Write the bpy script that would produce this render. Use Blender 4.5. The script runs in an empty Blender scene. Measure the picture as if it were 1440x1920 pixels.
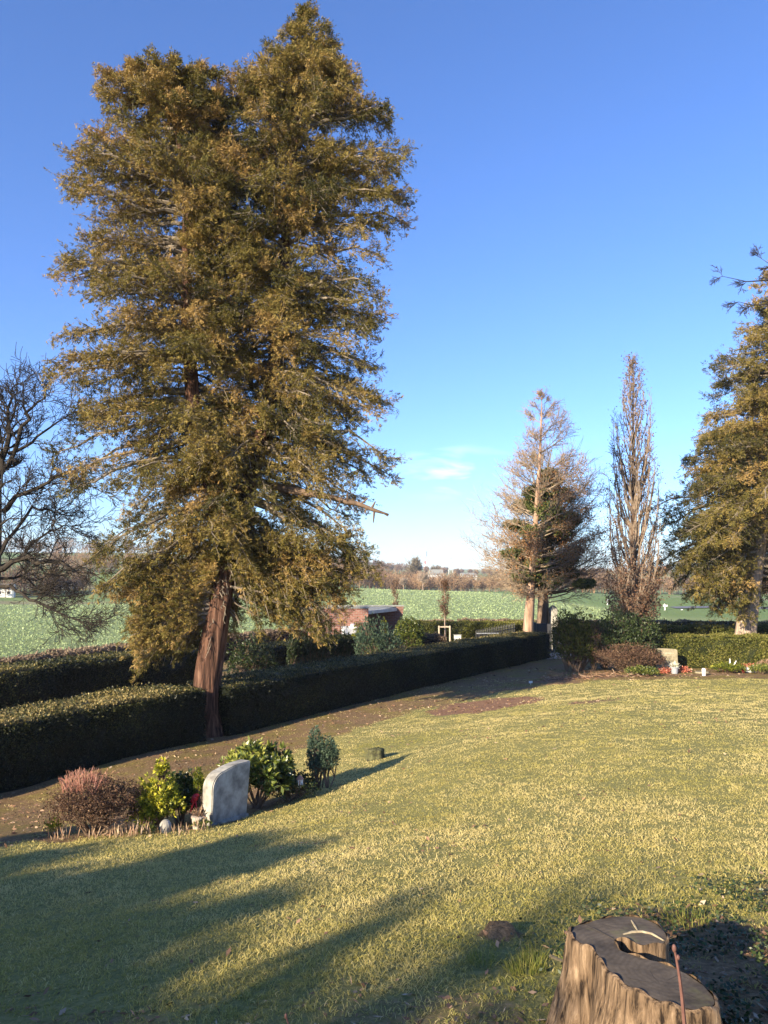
import bpy, math, random
import numpy as np
from math import sin, cos, radians, pi

SC = bpy.context.scene
COL = SC.collection
rng = np.random.default_rng(11)
random.seed(5)

# ---------------------------------------------------------------- camera
PITCH = radians(4.7)
F = 1387.0
EYE = 1.6
cd = bpy.data.cameras.new("camera")
cd.sensor_fit = 'VERTICAL'
cd.sensor_height = 24.0
cd.lens = 24.0 * F / 1920.0
cd.clip_start = 0.05
cd.clip_end = 9000
cam = bpy.data.objects.new("camera", cd)
cam.location = (0, 0, EYE)
cam.rotation_euler = (pi / 2 + PITCH, 0, 0)
COL.objects.link(cam)
SC.camera = cam

# ---------------------------------------------------------------- light
SUN_EL = radians(20)
SUN_AZ = radians(230)            # direction towards the sun, measured from +X
W = bpy.data.worlds.new("World")
SC.world = W
W.use_nodes = True
nt = W.node_tree
for n in list(nt.nodes):
    nt.nodes.remove(n)
wo = nt.nodes.new('ShaderNodeOutputWorld')
bg = nt.nodes.new('ShaderNodeBackground')
sky = nt.nodes.new('ShaderNodeTexSky')
sky.sky_type = 'NISHITA'
sky.sun_disc = False
sky.sun_elevation = SUN_EL
sky.sun_rotation = math.atan2(cos(SUN_AZ), sin(SUN_AZ))
sky.air_density = 1.0
sky.dust_density = 0.15
sky.ozone_density = 1.6
bg.inputs['Strength'].default_value = 0.066
# a few thin wisps of high cloud, low over the fields
geo = nt.nodes.new('ShaderNodeTexCoord')
mp = nt.nodes.new('ShaderNodeMapping')
mp.inputs['Scale'].default_value = (6, 6, 26)
noi = nt.nodes.new('ShaderNodeTexNoise')
noi.inputs['Scale'].default_value = 1.6
noi.inputs['Detail'].default_value = 6
noi.inputs['Distortion'].default_value = 0.6
rmp = nt.nodes.new('ShaderNodeValToRGB')
rmp.color_ramp.elements[0].position = 0.46
rmp.color_ramp.elements[1].position = 0.72
vd = nt.nodes.new('ShaderNodeVectorMath'); vd.operation = 'DISTANCE'
vs = nt.nodes.new('ShaderNodeMapping')
vs.inputs['Scale'].default_value = (1, 1, 2.6)
_c = np.array([(850 - 720) / F, cos(PITCH) - (75 / F) * sin(PITCH), sin(PITCH) + (75 / F) * cos(PITCH)])
_c /= np.linalg.norm(_c)
vd.inputs[1].default_value = (_c[0], _c[1], _c[2] * 2.6)
mr = nt.nodes.new('ShaderNodeMapRange')
mr.inputs['From Min'].default_value = 0.02
mr.inputs['From Max'].default_value = 0.115
mr.inputs['To Min'].default_value = 0.95
mr.inputs['To Max'].default_value = 0.0
mu = nt.nodes.new('ShaderNodeMath'); mu.operation = 'MULTIPLY'
mixc = nt.nodes.new('ShaderNodeMixRGB')
mixc.inputs[2].default_value = (8.6, 9.2, 10.6, 1)
grade = nt.nodes.new('ShaderNodeMixRGB'); grade.blend_type = 'MULTIPLY'
grade.inputs[0].default_value = 1
grade.inputs[2].default_value = (0.70, 1.0, 1.60, 1)
L = nt.links.new
L(geo.outputs['Generated'], mp.inputs[0]); L(mp.outputs[0], noi.inputs['Vector'])
L(noi.outputs['Fac'], rmp.inputs[0]); L(geo.outputs['Generated'], vs.inputs[0])
L(vs.outputs[0], vd.inputs[0]); L(vd.outputs['Value'], mr.inputs['Value'])
L(mr.outputs[0], mu.inputs[0]); L(rmp.outputs[0], mu.inputs[1])
L(sky.outputs[0], grade.inputs[1]); L(grade.outputs[0], mixc.inputs[1])
L(mu.outputs[0], mixc.inputs[0]); L(mixc.outputs[0], bg.inputs['Color'])
L(bg.outputs[0], wo.inputs['Surface'])

sl = bpy.data.lights.new("sun", 'SUN')
sl.energy = 5.0
sl.angle = radians(0.5)
sl.color = (1.0, 0.85, 0.62)
so = bpy.data.objects.new("sun", sl)
so.rotation_euler = (pi / 2 - SUN_EL, 0, SUN_AZ + pi / 2)
so.location = (-30, -30, 40)
COL.objects.link(so)

SC.view_settings.view_transform = 'Standard'
SC.view_settings.look = 'None'
SC.view_settings.exposure = 1.45
SC.view_settings.gamma = 1
SC.view_settings.use_curve_mapping = False
SC.cycles.max_bounces = 6
SC.cycles.transparent_max_bounces = 8
SC.cycles.volume_bounces = 0

# ---------------------------------------------------------------- picture -> place
def ray(px, py):
    x = (px - 720) / F
    zc = (960 - py) / F
    return np.array([x, cos(PITCH) - zc * sin(PITCH), sin(PITCH) + zc * cos(PITCH)])

def at(px, py, Y):
    d = ray(px, py)
    t = Y / d[1]
    return np.array([d[0] * t, Y, EYE + d[2] * t])

# ---------------------------------------------------------------- noise
_nr = np.random.default_rng(3)
_NV = [(_nr.uniform(0, 2 * pi), _nr.uniform(0, 2 * pi), _nr.uniform(.6, 1.6)) for _ in range(14)]
def fnoise(x, y, s=1.0, z=0.0):
    x = np.asarray(x, float) * s; y = np.asarray(y, float) * s
    a = np.zeros_like(x + y)
    for i, (th, ph, fr) in enumerate(_NV):
        a = a + np.sin((x * cos(th) + y * sin(th)) * fr * 2 + ph + z * (i + 1) * .7 + 1.3 * np.sin(y * .9 * fr + ph * 2 + x * .4))
    return a / 6.0        # roughly -1..1

# ---------------------------------------------------------------- ground height
def _w(x, y):
    r = np.sqrt(x * x + y * y) + 1e-6
    k = 5 * np.log(1 + r / 5) / r
    return x * k, y * k
CP = [(0, 0, 0), (0, -6, .5), (6, 0, .1), (-5, 0, -.5), (-1.82, 3.5, -.42), (1.2, 3, -.13), (0, 2.8, -.16), (2.5, 5, -.38),
      (-4.15, 8, -1.27), (-1.88, 9, -1.35), (-.95, 11, -1.5), (-.14, 12.6, -1.46), (1.1, 19, -1.93), (2.6, 20, -1.92),
      (4.74, 23.5, -1.96), (10, 23, -1.68), (13, 23, -1.66), (4.35, 10.4, -.78), (1.3, 10.1, -1.05), (7, 17, -1.25), (3.4, 16, -1.38),
      (-4.1, 13.6, -1.9), (-5.4, 12, -1.97), (-6.3, 9.6, -1.75), (-2.6, 12, -1.82), (-2, 14, -1.88), (-9, 8, -1.9),
      (-6.5, 12.5, -2.06), (-3.9, 16.45, -2.06), (1.5, 24.7, -2.12), (7.6, 34, -2.25), (-1.3, 18.5, -2.03),
      (10.5, 27.5, -1.89), (15, 27.5, -1.88), (7, 27, -1.92), (9.5, 26.5, -1.87), (8, 31, -2.1), (22, 22, -1.5), (16, 10, -.5), (12, 32, -2.05), (18, 33, -2.1),
      (0, 40, -2.35), (-10, 25, -2.25), (20, 45, -2.5), (-16, 16, -2.3), (-9, 20, -2.2), (-5, 33, -2.3), (8, 45, -2.45), (-22, 5, -2),
      (-16, 37, -2.6), (-14, 45, -2.7), (0, 60, -2.7), (12, 60, -2.7), (25, 60, -2.6), (0, 100, -2.95), (20, 100, -2.9), (10, 190, -3.0),
      (0, 210, -3.06), (45, 195, -3.3), (-10, 150, -2.9), (-36, 70, -2.9), (-55, 110, -3.3), (-30, 110, -2.9), (-72, 140, -3.6), (-76, 180, -2.4), (-45, 185, -2.6),
      (-140, 330, 5), (-234, 450, 14.5), (-168, 450, 13.5), (-60, 450, 10), (-350, 380, 14), (-120, 700, 16), (-400, 900, 18),
      (0, 300, -5), (40, 300, -5), (62, 480, -3.0), (85, 500, -2.4), (10, 500, 0), (0, 700, 4), (130, 500, -4),
      (40, 110, -2.15), (52, 112, -2.1), (29, 77, -2.6), (40, 78, -2.75), (110, 300, -6), (60, 160, -4), (70, 112, -3), (130, 230, -5), (90, 70, -2.6),
      (-17, 1200, 18), (-200, 1200, 22), (120, 1500, 5), (250, 1300, 4), (200, 2000, 11), (-100, 2000, 20), (500, 2000, 10), (900, 1900, 12), (-800, 1900, 22),
      (-2000, 0, 14), (2000, 0, 8), (0, -2000, 8), (-1500, 1500, 16), (1500, 1500, 10), (-200, 0, -2), (200, 0, 1), (0, -60, 2), (-60, -20, 0), (60, 0, 1), (0, 2500, 4), (1000, 2200, 2), (-1000, 2200, 6),
      (-40, 40, -2.7), (-60, 60, -3), (30, 30, -1.8)]
CP = np.array(CP, float)
_cx, _cy = _w(CP[:, 0], CP[:, 1])
def _ker(d2): return np.sqrt(d2 + 0.35)
_A = _ker((_cx[:, None] - _cx) ** 2 + (_cy[:, None] - _cy) ** 2)
_n = len(CP)
_M = np.zeros((_n + 1, _n + 1)); _M[:_n, :_n] = _A + np.eye(_n) * -0.01; _M[:_n, _n] = 1; _M[_n, :_n] = 1
_sol = np.linalg.solve(_M, np.append(CP[:, 2], 0))
def gz(x, y):
    x = np.asarray(x, float); y = np.asarray(y, float)
    sh = (x + y).shape
    x = np.broadcast_to(x, sh).ravel(); y = np.broadcast_to(y, sh).ravel()
    out = np.empty(len(x))
    for i in range(0, len(x), 20000):
        wx, wy = _w(x[i:i + 20000], y[i:i + 20000])
        out[i:i + 20000] = _ker((wx[:, None] - _cx) ** 2 + (wy[:, None] - _cy) ** 2) @ _sol[:_n] + _sol[_n]
    r = np.sqrt(x * x + y * y)
    out += 0.02 * fnoise(x, y, 1.1) * np.clip(r / 6, .3, 1) + .008 * fnoise(x, y, 4.3)
    return out.reshape(sh)
def g1(x, y): return float(gz(np.array([x]), np.array([y]))[0])

# ---------------------------------------------------------------- the front line of the long hedge
HO = np.array([-6.5, 12.5]); HT = np.array([.5476, .8367]); HN = np.array([.8367, -.5476])
def hsd(x, y):
    dx = x - HO[0]; dy = y - HO[1]
    return dx * HT[0] + dy * HT[1], dx * HN[0] + dy * HN[1]
def smooth(a, b, v):
    t = np.clip((v - a) / (b - a), 0, 1)
    return t * t * (3 - 2 * t)
def lawn_mask(x, y):
    s, d = hsd(x, y)
    b = np.interp(s, [-20, -8, -2.5, -.4, 1.8, 2.5, 3.7, 9.6, 15.4, 16.6], [3.6, 4.0, 4.35, 5.75, 5.5, 3.4, 2.7, 2.2, 2.6, 3.6])
    m = smooth(-.35, .45, d - b + .22 * fnoise(x, y, 2.5) + .15 * fnoise(x, y, 6., 3))
    far = np.interp(x, [3, 5, 8, 12, 20], [22.6, 23.4, 23.6, 23.2, 23.0])
    m = m * smooth(.3, -.1, y - far + .1 * fnoise(x, y, 2.2, 3))
    return m
def blob(x, y, cx, cy, rx, ry, rot=0, soft=.35):
    c, s = cos(rot), sin(rot)
    u = ((x - cx) * c + (y - cy) * s) / rx; v = (-(x - cx) * s + (y - cy) * c) / ry
    q = np.sqrt(u * u + v * v) + .15 * fnoise(x, y, 3)
    return smooth(1 + soft, 1 - soft, q)
def bare_mask(x, y):
    """0..1 : bare soil inside the lawn"""
    m = blob(x, y, 2.75, 19.9, 1.9, 1.15, .75)
    m = np.maximum(m, blob(x, y, 5.0, 18.0, .75, .45, .3) * .7)
    m = np.maximum(m, blob(x, y, 1.9, 3.3, .75, 1.1, .5))
    m = np.maximum(m, blob(x, y, 2.75, 4.3, .7, .8, .5) * .55)
    m = np.maximum(m, blob(x, y, .95, 2.4, .8, .7) * .7)
    m = np.maximum(m, blob(x, y, .60, 4.05, .12, .1) * .9)
    m = np.maximum(m, blob(x, y, -1.3, 3.2, .5, .35) * .5)
    m = np.maximum(m, blob(x, y, .2, 3.1, .5, .3) * .5)
    m = np.maximum(m, .4 * smooth(.65, .95, fnoise(x, y, 1.9, 9)))
    return m

# ---------------------------------------------------------------- objects
def tag(o, label=None, cat=None, group=None, kind=None):
    if label: o['label'] = label
    if cat: o['category'] = cat
    if group: o['group'] = group
    if kind: o['kind'] = kind
    return o
def empty(name, loc, label, cat, group=None):
    o = bpy.data.objects.new(name, None)
    o.empty_display_size = .2
    o.location = loc
    COL.objects.link(o)
    return tag(o, label, cat, group)
def link(name, me, mat, parent=None):
    o = bpy.data.objects.new(name, me)
    COL.objects.link(o)
    if mat: me.materials.append(mat)
    if parent is not None:
        o.parent = parent
        o.matrix_parent_inverse = __import__('mathutils').Matrix.Translation(parent.location).inverted()
    return o
def copytree(root, loc, rz, label, sc=1.0, group=None):
    """copy of a thing with copies of its parts"""
    r = root.copy(); COL.objects.link(r)
    r.location = loc; r.rotation_euler = (0, 0, rz); r.scale = (sc, sc, sc)
    r['label'] = label
    if group: r['group'] = group
    for ch in list(root.children):
        c = ch.copy(); COL.objects.link(c); c.parent = r
        for g in list(ch.children):
            d = g.copy(); COL.objects.link(d); d.parent = c
    return r

class Mesh:
    """collects quads (N,4,3) with a tint value each"""
    def __init__(s): s.q = []; s.t = []; s.sm = []
    def add(s, q, t, sm=False):
        q = np.asarray(q, float).reshape(-1, 4, 3)
        t = np.asarray(t, float)
        if t.ndim and 0 < t.size < len(q): t = np.tile(t, len(q) // t.size)
        s.q.append(q); s.t.append(np.broadcast_to(np.asarray(t, float), (len(q),)).copy()); s.sm.append(np.full(len(q), sm))
        return s
    def build(s, name, mat, parent=None):
        q = np.concatenate(s.q); t = np.concatenate(s.t); sm = np.concatenate(s.sm)
        n = len(q)
        me = bpy.data.meshes.new(name)
        me.vertices.add(n * 4); me.vertices.foreach_set('co', q.reshape(-1).astype(np.float32))
        me.loops.add(n * 4); me.loops.foreach_set('vertex_index', np.arange(n * 4, dtype=np.int32))
        me.polygons.add(n); me.polygons.foreach_set('loop_start', np.arange(0, n * 4, 4, dtype=np.int32))
        me.polygons.foreach_set('use_smooth', sm)
        a = me.attributes.new('tint', 'FLOAT', 'POINT'); a.data.foreach_set('value', np.repeat(t, 4).astype(np.float32))
        me.update(calc_edges=True)
        return link(name, me, mat, parent)

def unit(v): return v / (np.linalg.norm(v, axis=-1, keepdims=True) + 1e-9)
def rvec(n, r=None): return unit((r or rng).normal(size=(n, 3)))
def leafq(P, D, S, Ln, Wd, k=.5):
    """rhombic leaves: base P, direction D, sideways S"""
    Ln = np.broadcast_to(Ln, (len(P),))[:, None]; Wd = np.broadcast_to(Wd, (len(P),))[:, None]
    m = P + D * Ln * k
    return np.stack([P, m + S * Wd * .5, P + D * Ln, m - S * Wd * .5], 1)
def side(D, r=None):
    return unit(np.cross(D, rvec(len(D), r)))
def tubes(A, B, ra, rb, n=4):
    """independent conical segments"""
    A = np.asarray(A, float); B = np.asarray(B, float)
    ra = np.broadcast_to(ra, (len(A),)).astype(float); rb = np.broadcast_to(rb, (len(A),)).astype(float)
    D = unit(B - A)
    ref = np.where(np.abs(D[:, 2:3]) > .9, np.array([[1., 0, 0]]), np.array([[0, 0, 1.]]))
    U = unit(np.cross(D, ref)); V = np.cross(D, U)
    qs = []
    for k in range(n):
        a0 = 2 * pi * k / n; a1 = 2 * pi * (k + 1) / n
        d0 = U * cos(a0) + V * sin(a0); d1 = U * cos(a1) + V * sin(a1)
        qs.append(np.stack([A + d0 * ra[:, None], A + d1 * ra[:, None], B + d1 * rb[:, None], B + d0 * rb[:, None]], 1))
    return np.concatenate(qs)

def grid_mesh(name, V, nu, nv, mat, parent=None, wrap=False, cap=False, smooth_=True, tint=None):
    """V[(i*nv)+j]; i rings of j points; wrap closes j"""
    me = bpy.data.meshes.new(name)
    f = []
    for i in range(nu - 1):
        for j in range(nv if wrap else nv - 1):
            k = (j + 1) % nv
            f.append((i * nv + j, i * nv + k, (i + 1) * nv + k, (i + 1) * nv + j))
    if cap:
        f.append(tuple(range(nv))[::-1]); f.append(tuple((nu - 1) * nv + j for j in range(nv)))
    me.from_pydata([tuple(v) for v in V], [], f)
    me.polygons.foreach_set('use_smooth', [smooth_] * len(f))
    if cap:
        me.polygons[len(f) - 1].use_smooth = False; me.polygons[len(f) - 2].use_smooth = False
    if tint is not None:
        a = me.attributes.new('tint', 'FLOAT', 'POINT'); a.data.foreach_set('value', np.asarray(tint, np.float32))
    return link(name, me, mat, parent)

def trunk_mesh(name, path, radii, mat, parent, n=28, flute=.08, seed=0, flare=None):
    """tapered, fluted trunk along a smooth polyline"""
    path = np.array(path, float); radii = np.array(radii, float)
    m = (len(path) - 1) * 5 + 1
    t = np.linspace(0, len(path) - 1, m); ti = np.arange(len(path))
    P = np.stack([np.interp(t, ti, path[:, k]) for k in range(3)], 1)
    for _ in range(3): P[1:-1] = (P[:-2] + 2 * P[1:-1] + P[2:]) / 4
    R = np.interp(t, ti, radii)
    V = []
    a = np.linspace(0, 2 * pi, n, endpoint=False)
    for i in range(m):
        D = P[min(i + 1, m - 1)] - P[max(i - 1, 0)]; D /= np.linalg.norm(D)
        U = np.cross(D, [0, 1, 0]); U /= np.linalg.norm(U); Vv = np.cross(U, D)
        tw = a + .25 * i / m
        fl = 1 + flute * (np.sin(tw * 5 + seed) * .6 + np.sin(tw * 9 + seed * 2 + .3 * sin(i * .7)) * .5 + np.sin(tw * 14 + seed + .1 * i) * .35)
        if flare:
            fl = fl + flare * max(0, 1 - i / (m * .13)) ** 2 * (1 + .5 * np.sin(tw * 4 + seed))
        for j in range(n):
            V.append(P[i] + (U * cos(a[j]) + Vv * sin(a[j])) * R[i] * fl[j])
    return grid_mesh(name, V, m, n, mat, parent, wrap=True, cap=True)

def bm_obj(name, parts, mat, parent=None, bevel=0):
    """parts: list of ('box', cx,cy,cz, sx,sy,sz, rotz) / ('cone', x,y,z, r0,r1,h,n) / ('sph', x,y,z,r,sz)"""
    import bmesh
    from mathutils import Matrix
    bm = bmesh.new()
    for p in parts:
        if p[0] == 'box':
            _, x, y, z, sx, sy, sz, rz = p
            r = bmesh.ops.create_cube(bm, size=1, matrix=Matrix.Translation((x, y, z)) @ Matrix.Rotation(rz, 4, 'Z') @ Matrix.Diagonal((sx, sy, sz, 1)))
            if bevel:
                es = list({e for v in r['verts'] for e in v.link_edges})
                bmesh.ops.bevel(bm, geom=es, offset=bevel, segments=2, affect='EDGES', profile=.6)
        elif p[0] == 'cone':
            _, x, y, z, r0, r1, h, n = p
            bmesh.ops.create_cone(bm, cap_ends=True, segments=n, radius1=max(r0, 1e-4), radius2=max(r1, 1e-4), depth=h, matrix=Matrix.Translation((x, y, z + h / 2)))
        elif p[0] == 'sph':
            _, x, y, z, r, k = p
            bmesh.ops.create_uvsphere(bm, u_segments=14, v_segments=9, radius=r, matrix=Matrix.Translation((x, y, z)) @ Matrix.Diagonal((1, 1, k, 1)))
        elif p[0] == 'bar':
            _, a, b, r0, r1, n = p
            a = np.array(a, float); b = np.array(b, float)
            q = tubes([a], [b], [r0], [r1], n)
            for f in q: bm.faces.new([bm.verts.new(v) for v in f])
    me = bpy.data.meshes.new(name); bm.to_mesh(me); bm.free()
    return link(name, me, mat, parent)

# ---------------------------------------------------------------- materials
def newmat(name):
    m = bpy.data.materials.new(name); m.use_nodes = True
    t = m.node_tree
    return m, t, t.nodes['Principled BSDF'], t.nodes['Material Output']
def ramp(t, cols, inp=None, interp='LINEAR'):
    r = t.nodes.new('ShaderNodeValToRGB'); r.color_ramp.interpolation = interp
    e = r.color_ramp.elements
    while len(e) < len(cols): e.new(.5)
    for i, c in enumerate(cols):
        p, c = c if len(c) == 2 else (i / (len(cols) - 1), c)
        e[i].position = p; e[i].color = (*c, 1)
    if inp is not None: t.links.new(inp, r.inputs[0])
    return r
def noise(t, scale, detail=5, stretch=None, rough=.6, coord='Object', dist=0):
    tc = t.nodes.new('ShaderNodeTexCoord')
    n = t.nodes.new('ShaderNodeTexNoise')
    n.inputs['Scale'].default_value = scale; n.inputs['Detail'].default_value = detail; n.inputs['Roughness'].default_value = rough
    n.inputs['Distortion'].default_value = dist
    mp = t.nodes.new('ShaderNodeMapping')
    if stretch: mp.inputs['Scale'].default_value = stretch
    t.links.new(tc.outputs[coord], mp.inputs[0]); t.links.new(mp.outputs[0], n.inputs['Vector'])
    return n
def leafmat(name, cols, rough=.6, trans=.25, spec=.25):
    m, t, b, o = newmat(name)
    a = t.nodes.new('ShaderNodeAttribute'); a.attribute_name = 'tint'
    r = ramp(t, cols, a.outputs['Fac'])
    t.links.new(r.outputs[0], b.inputs['Base Color'])
    b.inputs['Roughness'].default_value = rough
    b.inputs['Specular IOR Level'].default_value = spec
    if trans > 0:
        tr = t.nodes.new('ShaderNodeBsdfTranslucent'); mx = t.nodes.new('ShaderNodeMixShader')
        mx.inputs[0].default_value = trans
        t.links.new(r.outputs[0], tr.inputs[0]); t.links.new(b.outputs[0], mx.inputs[1]); t.links.new(tr.outputs[0], mx.inputs[2])
        t.links.new(mx.outputs[0], o.inputs['Surface'])
    return m
def barkmat(name, cols, scale=6, stretch=(1, 1, .12), bump=.6, dist=.03):
    m, t, b, o = newmat(name)
    n = noise(t, scale, 8, stretch, .65, dist=.4)
    r = ramp(t, cols, n.outputs['Fac'])
    t.links.new(r.outputs[0], b.inputs['Base Color'])
    b.inputs['Roughness'].default_value = .85; b.inputs['Specular IOR Level'].default_value = .2
    bp = t.nodes.new('ShaderNodeBump'); bp.inputs['Strength'].default_value = bump; bp.inputs['Distance'].default_value = dist
    t.links.new(n.outputs['Fac'], bp.inputs['Height']); t.links.new(bp.outputs[0], b.inputs['Normal'])
    return m
def plain(name, c1, c2=None, scale=20, rough=.6, bump=.2, dist=.01, spec=.4, metal=0):
    m, t, b, o = newmat(name)
    c2 = c2 or tuple(x * .7 for x in c1)
    n = noise(t, scale, 6)
    r = ramp(t, [(.32, c2), (.66, c1)], n.outputs['Fac'])
    t.links.new(r.outputs[0], b.inputs['Base Color'])
    b.inputs['Roughness'].default_value = rough; b.inputs['Specular IOR Level'].default_value = spec; b.inputs['Metallic'].default_value = metal
    if bump:
        bp = t.nodes.new('ShaderNodeBump'); bp.inputs['Strength'].default_value = bump; bp.inputs['Distance'].default_value = dist
        t.links.new(n.outputs['Fac'], bp.inputs['Height']); t.links.new(bp.outputs[0], b.inputs['Normal'])
    return m

M = {}
M['cypress'] = leafmat('cypress foliage', [(.05, .05, .014), (.14, .12, .028), (.25, .19, .05), (.38, .25, .09)], .65, .22, .2)
M['cypress_bark'] = barkmat('red cypress bark', [(.36, (.014, .008, .006)), (.48, (.07, .035, .023)), (.58, (.14, .072, .047)), (.72, (.26, .16, .11))], 16, (1, 1, .07), 1.0, .06)
M['twig'] = barkmat('bleached twigs', [(.3, (.09, .07, .05)), (.7, (.30, .25, .19))], 4, (1, 1, 1), .1)
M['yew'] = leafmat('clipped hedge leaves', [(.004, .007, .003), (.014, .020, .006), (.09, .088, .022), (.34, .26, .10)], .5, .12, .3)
M['sunny_hedge'] = leafmat('olive hedge leaves', [(.02, .025, .006), (.07, .08, .015), (.14, .14, .025), (.26, .22, .07)], .55, .15, .25)
M['beech'] = leafmat('dry beech hedge leaves', [(.05, .035, .022), (.14, .10, .07), (.25, .18, .12), (.36, .28, .19)], .7, .2, .2)
M['dark_shrub'] = leafmat('dark evergreen leaves', [(.008, .014, .006), (.025, .042, .014), (.06, .085, .025), (.12, .15, .05)], .45, .12, .4)
M['blue_shrub'] = leafmat('blue green needles', [(.016, .032, .022), (.05, .085, .056), (.11, .16, .10), (.2, .26, .17)], .6, .1, .25)
M['rhodo'] = leafmat('glossy broad leaves', [(.015, .03, .008), (.06, .09, .018), (.26, .28, .05), (.52, .48, .14)], .35, .25, .6)
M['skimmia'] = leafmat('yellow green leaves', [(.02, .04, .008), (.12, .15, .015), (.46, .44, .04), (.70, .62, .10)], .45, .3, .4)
M['heather'] = leafmat('brown heath leaves', [(.025, .015, .01), (.09, .05, .034), (.19, .11, .065), (.36, .25, .15)], .7, .15, .2)
M['pink_twig'] = leafmat('pink twig tips', [(.12, .06, .04), (.26, .12, .08), (.36, .15, .11), (.46, .28, .2)], .6, .1, .3)
M['pine'] = leafmat('pine needles', [(.02, .035, .01), (.065, .085, .022), (.13, .145, .04), (.2, .19, .06)], .6, .15, .2)
M['rust_leaf'] = leafmat('rusty winter leaves', [(.10, .045, .018), (.26, .12, .04), (.42, .20, .075), (.5, .32, .17)], .7, .3, .2)
M['oak_leaf'] = leafmat('brown oak leaves', [(.04, .022, .014), (.10, .055, .035), (.18, .10, .06), (.30, .17, .10)], .65, .25, .2)
M['grey_bark'] = barkmat('grey bare bark', [(.3, (.06, .05, .035)), (.7, (.26, .22, .16))], 6, (1, 1, .3), .5)
M['pale_bark'] = barkmat('pale ridged bark', [(.3, (.16, .11, .08)), (.5, (.33, .25, .19)), (.75, (.5, .4, .3))], 7, (1, 1, .12), .9, .05)
M['dark_bark'] = barkmat('dark bark', [(.3, (.012, .01, .008)), (.7, (.06, .048, .036))], 6, (1, 1, .3), .4)
M['tan_twig'] = barkmat('tan twigs', [(.3, (.13, .10, .07)), (.7, (.37, .285, .20))], 6, (1, 1, 1), .1)
M['oak_twig'] = barkmat('warm brown twigs', [(.3, (.11, .08, .058)), (.7, (.32, .245, .18))], 6, (1, 1, 1), .1)
M['larch_bark'] = barkmat('tan fibrous bark', [(.3, (.15, .09, .06)), (.5, (.34, .22, .15)), (.75, (.48, .34, .25))], 8, (1, 1, .1), .8, .04)
M['brown_bark'] = barkmat('brown bark', [(.3, (.07, .045, .03)), (.7, (.23, .16, .11))], 6, (1, 1, .2), .5)
M['wood_mass'] = leafmat('winter wood twigs', [(.07, .045, .03), (.21, .135, .085), (.36, .235, .14), (.52, .34, .18)], .8, .3, .1)
M['wood_green'] = leafmat('far evergreen', [(.012, .02, .012), (.03, .04, .02), (.05, .06, .03), (.09, .09, .04)], .8, .1, .1)

# grass blades
M['grass'] = leafmat('lawn blades', [(.07, .11, .018), (.22, .23, .045), (.46, .395, .115), (.68, .56, .25)], .6, .45, .25)
M['crop'] = leafmat('crop leaves', [(.22, .28, .12), (.28, .36, .15), (.33, .41, .19), (.42, .48, .27)], .5, .2, .3)
M['litter'] = leafmat('dead leaves', [(.07, .04, .025), (.18, .10, .06), (.3, .18, .11), (.5, .38, .26)], .8, .1, .2)

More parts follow.
